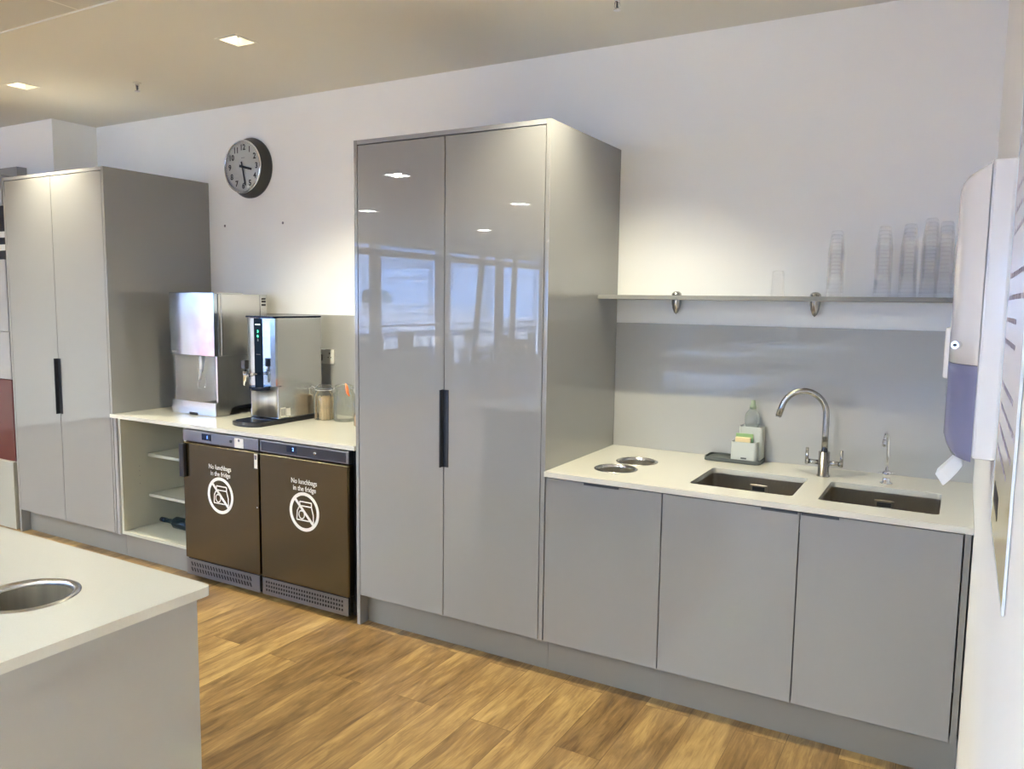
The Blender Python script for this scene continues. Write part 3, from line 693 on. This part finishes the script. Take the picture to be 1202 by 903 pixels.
# ------------------------------------------------------------------ boiling-water dispenser
def water_dispenser():
    x0, x1, yf, yb = -3.632, -3.414, -.500, -.13
    t = thing('water_dispenser', 'slim chrome boiling-water dispenser with black display stripe and side spout', 'water dispenser', ((x0 + x1) / 2, -.34, H))
    r = .05
    plan = [(x1, yb), (x0, yb), (x0, yf + .02)] + [(x0 + .02 * (1 - math.cos(a)) , yf + .02 - .02 * math.sin(a)) for a in (.5, 1.0)] + [(x0 + .03, yf - .002), ((x0 + x1) / 2, yf - .008), (x1 - .03, yf - .002), (x1 - .008, yf + .006), (x1, yf + .02)]
    def up(z0, z1, yoff=0): return MB().prism([(x, y + (yoff if y < -.4 else 0)) for x, y in plan], z0, z1)
    obj('casing', MB().prism([(x0, yf + .02), (x1, yf + .02), (x1, yb), (x0, yb)], .93, 1.500), 'steel', t, .002)
    obj('front_panel', MB().prism([(x0, yf + .0195), (x0, yf + .004), (x0 + .03, yf - .003), ((x0 + x1) / 2, yf - .008), (x1 - .03, yf - .003), (x1, yf + .004), (x1, yf + .0195)], 1.115, 1.498), 'steel_mirror', t)
    obj('top_plate', MB().box(x0 - .002, x1 + .002, yf - .008, yb, 1.501, 1.511), 'black_gloss', t, .002)
    sx0, sx1 = x0 + .066, x0 + .130
    stripe = MB().prism([(sx0, yf + .001), (sx0, yf - .0085), (sx1, yf - .0095), (sx1, yf + .001)], 1.112, 1.497); obj('display_stripe', stripe, 'stripe_navy', t)
    cx = (sx0 + sx1) / 2; yy = yf - .0105
    text_mesh('3', .020, cx, 1.423, yy, t, 'indicator', 'led_green'); text_mesh('6', .020, cx, 1.397, yy, t, 'indicator', 'led_green')
    obj('drop_icon', MB().prism([(cx - .004, 1.368), (cx + .004, 1.368), (cx + .004, 1.376), (cx, 1.384), (cx - .004, 1.376)], yy - .0003, yy + .001, 'Y'), 'ink_grey', t)
    obj('logo_bar', MB().box(cx - .018, cx + .018, yy, yy + .001, 1.460, 1.465), 'led_white', t); obj('logo_bar', MB().box(cx - .016, cx + .016, yy, yy + .001, 1.292, 1.295), 'ink_grey', t)
    # recessed lower column behind a polished curved apron
    ap = []
    for k in range(13):
        a = PI * k / 12; ap.append(((x0 + x1) / 2 - (x1 - x0 - .012) / 2 * math.cos(a), yf + .02 - .014 * math.sin(a)))
    obj('apron', MB().prism(ap, .935, 1.114, smooth=True), 'steel_sleeve', t)
    obj('tap_collar', MB().cyl((x0 + x1) / 2, yf - .008, 1.093, 1.113, .062, 24), 'black_gloss', t)
    # base / drip tray: long black tongue with rounded nose
    base = [(x1 + .004, yb)] + [(x0 - .004, yb), (x0 - .004, yf - .09)] + [((x0 + x1) / 2 - .113 * math.cos(a), yf - .09 - .075 * math.sin(a)) for a in [PI * k / 14 for k in range(1, 14)]] + [(x1 + .004, yf - .09)]
    obj('drip_base', MB().prism(base, .9005, .924), 'black_plastic', t, .003)
    cxm = (x0 + x1) / 2
    obj('drip_plate', MB().prism([(cxm - .095, yf - .005)] + [(cxm - .095 * math.cos(a), yf - .085 - .062 * math.sin(a)) for a in [PI * k / 14 for k in range(0, 15)]] + [(cxm + .095, yf - .005)], .9242, .9262), 'black_gloss', t)
    # spout arm reaching out to the front left
    zs = 1.185
    arm = MB().tube([(cx + .012, yf - .009, zs), (cx - .002, yf - .085, zs - .004)], .0085, 14); arm.tube([(cx - .002, yf - .080, zs - .004), (cx - .004, yf - .100, zs - .005)], .0125, 14)
    obj('spout_arm', arm, 'chrome', t)
    obj('spout_nozzle', MB().tube([(cx - .005, yf - .100, zs + .018), (cx - .005, yf - .102, zs - .002), (cx - .008, yf - .104, zs - .060)], [.017, .012, .0075], 14), 'chrome', t)
    obj('lever_knob', MB().box(cx - .022, cx + .012, yf - .118, yf - .088, zs + .032, zs + .082), 'black_plastic', t, .004)
    obj('lever_neck', MB().tube([(cx - .005, yf - .100, zs + .016), (cx - .005, yf - .100, zs + .034)], .007, 10), 'black_plastic', t)
    # stickers low on the right side
    for (ya, yb2, za, zb) in ((yf + .035, yf + .075, .938, .992), (yf + .080, yf + .112, .940, .985)): obj('sticker', B(x1 - .0002, x1 + .001, ya, yb2, za, zb), 'sticker_white', t)
    pr = MB()
    for k in range(4): pr.box(x1 + .0008, x1 + .0016, yf + .041 + k * .008, yf + .045 + k * .008, .946, .984)
    obj('sticker_print', pr, 'ink_grey', t)
    obj('side_seam', B(x1 - .0003, x1 + .0008, yf + .020, yf + .045, 1.112, 1.117), 'dark_gap', t)
water_dispenser()

# ------------------------------------------------------------------ jars
def glass_jar(x, y, r, h, label, ring_col, name='clip_top_jar', tilt=0):
    t = thing(name, label, 'jar', (x, y, H))
    obj('glass', MB().lathe([(0, .003), (r - .006, .0015), (r, .008), (r, h * .70), (r - .004, h * .76), (r * .80, h * .82), (r * .80, h * .86)], (x, y, H)), 'jar_glass', t)
    obj('lid', MB().lathe([(r * .86, h * .875), (r * .88, h * .90), (r * .84, h * .97), (r * .6, h), (0, h)], (x, y, H)), 'jar_glass', t)
    return t
j1 = glass_jar(-3.334, -.195, .0605, .205, 'glass jar full of wooden stirrers, beside the chrome water dispenser', None)
w = MB(); w.tube([(-3.390, -.225, 1.035), (-3.407, -.240, 1.055), (-3.406, -.242, 1.085), (-3.392, -.235, 1.10), (-3.37, -.215, 1.08)], .0022, 8); w.tube([(-3.385, -.225, 1.045), (-3.355, -.25, 1.095), (-3.33, -.235, 1.115)], .002, 8)
obj('wire_clip', w, 'chrome', j1)
obj('rubber_seal', MB().lathe([(.0490, .176), (.054, .1765), (.054, .1785), (.0490, .179)], (-3.334, -.195, H)), 'white_plastic', j1)
s0 = None; pts = []; k = 0
while len(pts) < 56 and k < 9000:
    k += 1; a = random.uniform(0, 2 * PI); q = .0535 * math.sqrt(random.random()); p = (q * math.cos(a), q * math.sin(a))
    if all((p[0] - u) ** 2 + (p[1] - v) ** 2 > .0069 ** 2 for u, v in pts): pts.append(p)
for i, (u, v) in enumerate(pts):
    if s0 is None:
        s0 = obj('wooden_stirrer', MB().prism(rrect(-.003, .003, -.0008, .0008, .0007, 2), .0, .132), 'wood_stick', loc=(0, 0, 0)); o = s0
        tag(s0, 'pale wooden coffee stirrer standing upright in the glass jar', 'stirrer', 'stirrers in the jar')
    else: o = s0.copy(); COL.objects.link(o)
    o.location = (-3.334 + u, -.195 + v, H + .004); o.rotation_euler = (0, 0, math.atan2(v, u) + PI / 2 + random.uniform(-.5, .5)); o.scale = (1, 1, random.uniform(.97, 1.04))
j2 = glass_jar(-3.195, -.175, .0635, .215, 'empty glass clip-top jar with orange seal, right of the stirrer jar', None)
obj('rubber_seal', MB().tube([(-3.150, -.215, 1.125), (-3.136, -.222, 1.112), (-3.130, -.224, 1.092), (-3.128, -.222, 1.072), (-3.122, -.215, 1.055)], [.004, .008, .010, .008, .004], 10), 'orange_rubber', j2)
w = MB(); w.tube([(-3.245, -.22, 1.05), (-3.23, -.235, 1.085), (-3.215, -.235, 1.10)], .002, 8); obj('wire_clip', w, 'chrome', j2)
j3 = glass_jar(-2.985, -.262, .05, .095, 'small glass jar of brown sugar half hidden behind the centre cabinet', None, 'sugar_jar')
obj('sugar', MB().lathe([(0, .004), (.0465, .004), (.0465, .055), (.03, .062), (0, .064)], (-2.985, -.262, H)), 'brown_sugar', j3)

# socket and plug
t = thing('wall_socket', 'white double wall socket with black plug behind the water dispenser', 'socket', (-3.49, -.012, 1.26))
obj('plate', B(-3.565, -3.417, -.018, -.0085, 1.213, 1.302), 'socket_white', t, .002)
m = MB(); 
for dx in (-3.452,):
    m.box(dx - .004, dx + .004, -.0187, -.0178, 1.272, 1.284); m.box(dx - .015, dx - .008, -.0187, -.0178, 1.250, 1.256); m.box(dx + .008, dx + .015, -.0187, -.0178, 1.250, 1.256)
obj('pin_holes', m, 'ink', t)
m = MB(); m.box(-3.466, -3.458, -.021, -.0178, 1.287, 1.297); m.box(-3.530, -3.522, -.021, -.0178, 1.287, 1.297); obj('rocker_switch', m, 'socket_white', t)
tag(obj('power_plug', MB().prism(rrect(-3.552, -3.508, 1.226, 1.272, .012), -.052, -.0182, 'Y'), 'black_plastic', bevel=.003, loc=(-3.53, -.02, 1.25)), 'black plug pushed into the white wall socket', 'plug')

# ------------------------------------------------------------------ clock
def clock():
    cx, cz = -4.118, 2.440
    t = thing('wall_clock', 'round wall clock with dark rim and white face, showing near half past three', 'clock', (cx, 0, cz))
    obj('case', MB().lathe([(0, -.0005), (.188, -.0005), (.190, -.014), (.184, -.026), (.168, -.060), (.164, -.070), (.158, -.073)], (cx, 0, cz), 'Y', 64), 'clock_rim', t)
    obj('bezel', MB().lathe([(.163, -.068), (.166, -.074), (.163, -.080), (.157, -.080), (.155, -.070)], (cx, 0, cz), 'Y', 64), 'chrome', t)
    yf = -.068
    obj('dial', MB().lathe([(0, yf), (.157, yf)], (cx, 0, cz), 'Y', 64), 'clock_face', t)
    obj('glass', MB().lathe([(.157, -.078), (.14, -.086), (.10, -.096), (.05, -.102), (0, -.103)], (cx, 0, cz), 'Y', 48), 'clock_glass', t)
    for n in range(1, 13):
        a = math.radians(90 - 30 * n); text_mesh(str(n), .050, cx + .120 * math.cos(a), cz + .120 * math.sin(a), yf - .001, t, 'numeral', 'ink', bold=.0014)
    tk = MB()
    for n in range(60):
        a = math.radians(6 * n); ca, sa = math.cos(a), math.sin(a); l = .006 if n % 5 else .009
        tk.prism([(cx + .152 * ca - .0006 * sa, cz + .152 * sa + .0006 * ca), (cx + .152 * ca + .0006 * sa, cz + .152 * sa - .0006 * ca), (cx + (.152 - l) * ca + .0006 * sa, cz + (.152 - l) * sa - .0006 * ca), (cx + (.152 - l) * ca - .0006 * sa, cz + (.152 - l) * sa + .0006 * ca)], yf - .0012, yf - .0004, 'Y')
    obj('minute_marks', tk, 'ink', t)
    def hand(name, deg, L, w, back, y):
        a = math.radians(90 - deg); u = (math.cos(a), math.sin(a)); n = (-u[1], u[0])
        P = lambda s, k: (cx + u[0] * s + n[0] * k, cz + u[1] * s + n[1] * k)
        obj(name, MB().prism([P(-back, w * .6), P(-back, -w * .6), P(L, -w * .5), P(L, w * .5)], y - .0015, y, 'Y'), 'ink', t)
    hand('hour_hand', 104, .082, .013, .030, yf - .004); hand('minute_hand', 168, .120, .010, .032, yf - .007)
    obj('hub', MB().lathe([(0, yf - .012), (.007, yf - .011), (.008, yf - .001)], (cx, 0, cz), 'Y', 20), 'ink', t)
    obj('maker_mark', B(cx - .015, cx + .015, yf - .0012, yf - .0002, cz + .055, cz + .058), 'ink_grey', t)
clock()
for x, lab in ((-4.379, 'small dark screw hole in the wall nearest the left tall cabinet'), (-3.848, 'small dark screw hole in the wall below and right of the clock')):
    tag(obj('wall_plug', MB().lathe([(0, -.001), (.007, -.0012), (.0085, -.0004), (.0085, 0)], (x, 0, 2.085), 'Y', 14), 'ink_grey', loc=(x, 0, 2.085)), lab, 'screw hole')

# ------------------------------------------------------------------ right wall: towel dispenser, soap dispenser, poster
def towel_dispenser():
    t = thing('paper_towel_dispenser', 'tall white paper towel dispenser with lilac see-through lower window on the right wall', 'towel dispenser', (0, -1.76, 1.31))
    ya, yb = -1.905, -1.615; z0, z1 = 1.310, 1.893
    n = 24; 
    def plan(k): # cover outline, bulging away from the wall
        pts = []
        for i in range(n + 1):
            s = i / n; y = ya + (yb - ya) * s; bul = (1 - abs(2 * s - 1) ** 2.6)
            pts.append((-.043 - k * bul, y))
        return pts
    def slab(za, zb, k=.048, xo=-.0435):
        p = [(x, y) for x, y in plan(k)]; inner = [(xo, yb), (xo, ya)]
        return MB().prism(p + inner, za, zb)
    body = MB().prism([(-.001, ya), (-.0425, ya), (-.0425, yb), (-.001, yb)], z0 + .006, z1); obj('back_body', body, 'white_plastic', t, .006)
    # curved front cover with a top that rounds over
    def shell(za, zb, top_round):
        m = MB(); rings = []; zs = [za + (zb - za) * i / 10 for i in range(11)]
        if top_round: zs = [za + (zb - .05 - za) * i / 6 for i in range(7)] + [zb - .05 + .05 * math.sin(PI / 2 * i / 6) for i in range(1, 7)]
        for z in zs:
            k = .052
            if top_round and z > zb - .05: k = .052 * math.sqrt(max(.0, 1 - ((z - (zb - .05)) / .05) ** 2)) * .55 + .052 * .45 * (1 - ((z - (zb - .05)) / .05) ** 6)
            if not top_round and z < za + .03: k = .052 * (.72 + .28 * ((z - za) / .03))
            rings.append([(x, y, z) for x, y in plan(k)])
        w_ = len(rings[0]); vs = [v for r_ in rings for v in r_]
        fs = [(i * w_ + j, i * w_ + j + 1, (i + 1) * w_ + j + 1, (i + 1) * w_ + j) for i in range(len(rings) - 1) for j in range(w_ - 1)]
        m.add(vs, fs, True); m.add(rings[0] , [tuple(range(w_))]); m.add(rings[-1], [tuple(range(w_))]); return m
    obj('front_cover', shell(1.500, z1 - .004, True), 'white_plastic', t)
    obj('window', shell(z0, 1.4985, False), 'smoke_window', t)
    obj('lock', MB().tube([(-.078, -1.872, 1.538), (-.084, -1.886, 1.538)], .0075, 16), 'chrome', t)
    obj('keyhole', MB().tube([(-.0845, -1.887, 1.538), (-.0850, -1.888, 1.538)], .0032, 10), 'ink', t)
    p = MB(); 
    pts_ = [(-.070, -1.76, 1.309), (-.071, -1.765, 1.302), (-.082, -1.775, 1.290), (-.094, -1.785, 1.277), (-.104, -1.79, 1.266)]
    vs = []; 
    for i, (x, y, z) in enumerate(pts_): vs += [(x, y - .04, z), (x + .002, y + .04, z - .003)]
    wd = [.014, .016, .018, .018, .016]
    vs2 = [(x + wd[i // 2], y, z - .016 - .002 * (i // 2)) for i, (x, y, z) in enumerate(vs)]
    nn = len(vs); m = MB(); fs = []
    for i in range(0, nn - 2, 2): fs += [(i, i + 1, i + 3, i + 2), (nn + i, nn + i + 2, nn + i + 3, nn + i + 1), (i, i + 2, nn + i + 2, nn + i), (i + 1, nn + i + 1, nn + i + 3, i + 3)]
    fs += [(0, nn, nn + 1, 1), (nn - 2, nn - 1, 2 * nn - 1, 2 * nn - 2)]
    m.add(vs + vs2, fs); tag(obj('paper_towel', m, 'paper', bevel=.002, loc=(-.09, -1.80, 1.28)), 'white folded paper towel hanging out of the wall dispenser', 'paper towel')
towel_dispenser()
t = thing('soap_dispenser', 'white wall soap dispenser half hidden behind the towel dispenser', 'soap dispenser', (0, -.62, 1.33))
obj('cover', MB().prism(rrect(-.124, -.002, -.68, -.58, .02), 1.375, 1.545), 'white_plastic', t, .006)
obj('pump', MB().prism(rrect(-.112, -.02, -.665, -.595, .02), 1.315, 1.374), 'bottle_plastic', t)
# poster
t = thing('wall_poster', 'framed poster with rows of small print and a yellow foot, on the right wall', 'poster', (0, -2.2, 1.21))
pa, pb, z0, z1 = -2.495, -1.955, 1.212, 2.02
obj('sheet', B(-.0035, -.0015, pa + .0045, pb - .0035, z0 + .0035, z1 - .0005), 'sheet' if 'sheet' in MAT else 'paper', t)
obj('frame', curve_mesh([(pa, z0), (pb, z0), (pb, z1 + .01), (pa, z1 + .01)], [[(pa + .004, z0 + .003), (pb - .003, z0 + .003), (pb - .003, z1), (pa + .004, z1)]], -.0045, -.001, 'X'), 'frame_white', t)
def poster_sheet():
    m = mat('poster_print', (.55, .48, .55), .3, coat=.6); n, l, b = nodes(m)
    tcn = n.new('ShaderNodeTexCoord'); s_ = n.new('ShaderNodeSeparateXYZ'); l.new(tcn.outputs['Generated'], s_.inputs[0])
    r = n.new('ShaderNodeValToRGB'); l.new(s_.outputs['Z'], r.inputs[0]); cr = r.color_ramp
    cr.elements[0].position = 0; cr.elements[0].color = (.70, .58, .22, 1)
    cr.elements[1].position = 1; cr.elements[1].color = (.62, .60, .72, 1)
    e = cr.elements.new(.22); e.color = (.62, .54, .34, 1); e = cr.elements.new(.42); e.color = (.66, .62, .66, 1)
    l.new(r.outputs[0], b.inputs['Base Color']); return m
poster_sheet()
for c in children(t):
    if c.name.startswith('sheet'): c.data.materials[0] = MAT['poster_print']
for i in range(17):
    z = 1.36 + i * .038
    if i in (4, 9, 13): continue
    rows = MB(); L = random.uniform(.15, .40); y = pb - .05
    while L > 0 and y > pa + .05:
        w_ = random.uniform(.02, .06); y2 = max(y - w_, pa + .03); rows.box(-.0041, -.0036, y2, y, z, z + .008); y -= w_ + .010; L -= w_
    obj('print_row', rows, 'print_ink', t)
obj('print_block', B(-.0041, -.0036, pb - .22, pb - .06, 1.262, 1.300), 'ink', t)

# ------------------------------------------------------------------ island
IX0, IX1, IY0, IY1 = -2.95, -1.655, -4.3, -2.392
t = thing('kitchen_island', 'pale gloss kitchen island with white stone top and round waste opening, bottom left', 'island', ((IX0 + IX1) / 2, -3.3, 0))
IH = (-1.968, -2.668, .100)
obj('stone_top', curve_mesh(rrect(IX0, IX1, IY0, IY1, .018), [circle(*IH)], H - .024, H), 'quartz', t)
b_ = MB(); bx0, bx1, by0, by1 = IX0 + .03, IX1 - .024, IY0 + .03, IY1 - .026
b_.box(bx0, bx0 + .02, by0, by1, 0, H - .0245); b_.box(bx0 + .02, bx1 - .02, by0, by0 + .02, 0, H - .0245); b_.box(bx0 + .02, bx1 - .02, by1 - .02, by1, 0, H - .0245)
obj('base', b_, G, t); obj('end_panel', B(bx1 - .0198, bx1, by0, by1, 0, H - .0245), 'island_gloss', t, .0015)
obj('inner_floor', B(bx0 + .02, bx1 - .02, by0 + .02, by1 - .02, .1, .118), 'carcass_dark', t)
chute(IH[0], IH[1], .098, H, 'large round steel waste opening in the island top', depth=.20, w=.017)

# footprint stickers on the floor
def foot(x, y, a, label, grp):
    t = thing('footprint_sticker', label, 'floor sticker', (x, y, 0), grp)
    for s in (-1, 1):
        c, sn = math.cos(a), math.sin(a)
        def P(u, v): return (x + c * (u + s * .10) - sn * v, y + sn * (u + s * .10) + c * v)
        sole = [P(.042 * math.cos(k), .045 + .085 * math.sin(k)) for k in [2 * PI * i / 20 for i in range(20)]]
        heel = [P(.030 * math.cos(k), -.085 + .034 * math.sin(k)) for k in [2 * PI * i / 16 for i in range(16)]]
        m = MB(); m.prism(sole, .0002, .0012); m.prism(heel, .0002, .0012); obj('shoe_print', m, 'footprint', t)
foot(-1.0, -1.83, PI / 2, 'pair of cream shoe prints stuck on the floor by the sink cabinet', None)
foot(-3.09, -1.70, PI / 2, 'pair of cream shoe prints stuck on the floor before the fridges', None)

# ------------------------------------------------------------------ unit at the far left edge
t = thing('vending_unit', 'tall grey unit with dark glass and red panel at the far left edge', 'vending unit', (-6.3, -.6, 0))
ux0, ux1, yu = -6.75, -5.66, -.73
obj('lower_drawer', B(ux0, ux1, yu - .02, -.335, 0, .47), 'cream_panel', t, .003)
obj('red_panel', B(ux0, ux1, yu, -.335, .472, 1.035), 'red_panel', t, .003)
obj('middle_panel', B(ux0, ux1, yu, -.335, 1.038, 1.36), 'grey_panel', t, .002)
obj('upper_panel', B(ux0, ux1, yu, -.335, 1.364, 1.845), 'grey_panel', t, .002)
obj('dark_window', B(ux0, ux1, yu + .01, -.335, 1.848, 2.20), 'black_gloss', t)
m = MB(); m.box(ux0, ux1, yu + .004, yu + .0098, 1.905, 1.945); m.box(ux0, ux1, yu + .004, yu + .0098, 1.99, 2.03); obj('window_rail', m, 'sticker_white', t)  # pale bars across the front of the dark glass
obj('header_panel', B(ux0, ux1, yu, -.335, 2.203, 2.40), 'grey_panel', t, .002)

# ------------------------------------------------------------------ office furniture mirrored in the doors
def screen(x, y0, y1, h, lab, m='desk_mid'):
    t = thing('desk_screen', lab, 'office screen', (x, (y0 + y1) / 2, 0))
    obj('panel', B(x - .03, x + .03, y0, y1, .06, h), m, t, .006)
    f = MB(); f.box(x - .15, x + .15, y0 + .05, y0 + .10, 0, .058); f.box(x - .15, x + .15, y1 - .10, y1 - .05, 0, .058); obj('foot', f, 'desk_dark', t)
screen(-7.9, -8.62, -6.9, .84, 'low grey desk screen in front of the office windows'); screen(-7.75, -9.2, -8.75, .92, 'short grey desk screen next to the long one')
t = thing('office_printer', 'grey desktop printer on the office screen end', 'printer', (-8.4, -7.4, .74))
obj('body', B(-8.6, -8.15, -7.85, -7.15, .742, 1.0), 'desk_mid', t, .02); obj('scanner_lid', B(-8.58, -8.17, -7.80, -7.20, 1.001, 1.04), 'desk_dark', t, .01)
def table(x, y, wx, wy, lab):
    t = thing('meeting_table', lab, 'table', (x, y, 0)); obj('tabletop', B(x - wx, x + wx, y - wy, y + wy, .715, .74), 'table_white', t, .003)
    for a in (-1, 1):
        for b in (-1, 1): obj('leg', B(x + a * (wx - .06) - .025, x + a * (wx - .06) + .025, y + b * (wy - .06) - .025, y + b * (wy - .06) + .025, 0, .714), 'desk_dark', t)
table(-8.5, -7.5, .4, .8, 'white office desk carrying the printer'); table(-8.6, -11.2, .45, 1.4, 'long white office table by the windows')
table(-4.2, -10.2, 1.2, .4, 'white office desk in the middle of the office floor'); table(-3.4, -13.5, 1.4, .4, 'white office desk towards the far windows')
for (mx_, my_) in ((-4.8, -10.2), (-3.9, -10.2), (-3.9, -13.5), (-2.8, -13.5)):
    t = thing('computer_monitor', 'dark computer monitor on the %s office desk, %s one' % ('nearer' if my_ > -12 else 'farther', 'left' if mx_ in (-4.8, -3.9) and not (mx_ == -3.9 and my_ > -12) else 'right'), 'monitor', (mx_, my_, .74))
    obj('screen', B(mx_ - .27, mx_ + .27, my_ - .015, my_ + .015, .86, 1.18), 'black_plastic', t, .004); obj('stand', MB().box(mx_ - .03, mx_ + .03, my_ - .035, my_ - .016, .75, 1.0).box(mx_ - .12, mx_ + .12, my_ - .1, my_ + .06, .7405, .752), 'desk_mid', t)
def chair():
    t = thing('office_chair', 'dark mesh-back office chair at the window table, nearest', 'chair', (0, 0, 0), 'office chairs by the windows')
    obj('seat', MB().prism(rrect(-.23, .23, -.23, .23, .06), .43, .48), 'desk_dark', t, .01)
    f = curve_mesh(rrect(-.21, .21, .55, .98, .05), [rrect(-.18, .18, .58, .95, .04)], .225, .25, 'Y'); obj('back_frame', f, 'desk_dark', t)
    obj('back_mesh', MB().box(-.185, .185, .232, .240, .575, .955), 'desk_mid', t)
    obj('back_support', MB().tube([(0, .1, .43), (0, .235, .50), (0, .25, .62)], .015, 8), 'desk_dark', t)
    for a in (-1, 1): obj('armrest', MB().tube([(a * .24, .12, .45), (a * .25, .12, .64), (a * .25, -.12, .65)], .014, 8), 'desk_dark', t)
    for a in (-1, 1):
        for b in (-1, 1): obj('leg', MB().tube([(a * .20, b * .19, .43), (a * .24, b * .24, .0)], .013, 8), 'desk_dark', t)
    return t
c0 = chair()
spots = [(-7.75, -10.55, 1.7), (-7.8, -11.7, 1.4), (-7.7, -12.9, 1.9), (-9.3, -10.2, -1.5), (-9.35, -12.6, -1.3), (-6.6, -9.6, 2.6)]
labs = ['nearest', 'in the middle of the row', 'farthest along', 'between table and glass', 'far side by the glass', 'turned away in the aisle']
for i, (x, y, a) in enumerate(spots):
    o = c0 if i == 0 else copy_tree(c0, label='dark mesh-back office chair at the window table, ' + labs[i]); o.location = (x, y, 0); o.rotation_euler = (0, 0, -PI / 2 + (a - 1.57))
for (ya, yb) in ((-12.9, -13.35), (-14.62, -14.85)):
    tag(obj('brace_pole', MB().tube([(-9.7, ya, .0), (-9.72, yb, 2.84)], .07, 14), 'window_frame', loc=(-9.7, ya, 0)), 'slanted round steel column by the office windows' + (', nearer one' if ya > -14 else ', farther one'), 'column')
tag(obj('storage_pedestal', B(-7.6, -7.1, -13.9, -13.2, 0, .85), 'desk_mid', bevel=.01, loc=(-7.3, -13.5, 0)), 'grey office pedestal at the end of the window table', 'cabinet')

# ------------------------------------------------------------------ outside the windows
tag(obj('car_park', B(-260, -10.4, -200, 120, -4.2, -4.0), 'asphalt', loc=(-100, 0, -4)), 'grey yard outside the office windows', 'ground'); bpy.data.objects['car_park']['kind'] = 'structure'
def building(x0, x1, y0, y1, h, lab, wall='brick_wall'):
    t = thing('warehouse', lab, 'building', ((x0 + x1) / 2, (y0 + y1) / 2, -4.0))
    obj('wall', B(x0, x1, y0, y1, -3.99, h), wall, t)
    r = MB(); yc = (y0 + y1) / 2; r.prism([(y0 - .3, h), (y1 + .3, h), (yc, h + .55)], x0 - .2, x1 + .3, 'X'); obj('roof', r, 'roof_white', t)
    m = MB(); n = int((y1 - y0) / 2.2)
    for k in range(n): m.box(x1, x1 + .06, y0 + .6 + k * 2.2, y0 + 2.0 + k * 2.2, h - 2.4, h - 1.2)
    obj('window_band', m, 'desk_mid', t)
building(-62, -42, -36, -8, .9, 'red brick warehouse with pale roof outside the office windows')
building(-58, -34, -95, -38, -.6, 'low white-roofed warehouse outside, beyond the brick one', 'roof_white')
building(-120, -75, -120, 10, .8, 'long pale warehouse on the horizon outside', 'roof_white')
def tree(x, y, r, i):
    t = thing('distant_tree', 'dark green tree on the skyline outside the windows', 'tree', (x, y, -4.0), 'skyline trees outside')
    m = MB()
    for k in range(7):
        cx, cy, cz = x + random.uniform(-r, r) * .5, y + random.uniform(-r, r) * .8, -1.2 + r * .8 + random.uniform(-.3, .5) * r; q = r * random.uniform(.5, .8)
        m.lathe([(q * math.sin(PI * j / 8) * random.uniform(.9, 1.1), -q * math.cos(PI * j / 8)) for j in range(9)], (cx, cy, cz), n=12)
    obj('crown', m, 'tree_green', t); obj('trunk', MB().cyl(x, y, -3.99, 0, r * .12, 8), 'desk_dark', t)
for i in range(16): tree(-135 - random.uniform(0, 20), -170 + i * 12.5 + random.uniform(-1, 1), random.uniform(2.6, 3.8), i)

for o in bpy.data.objects:
    if '_org' in o: del o['_org']
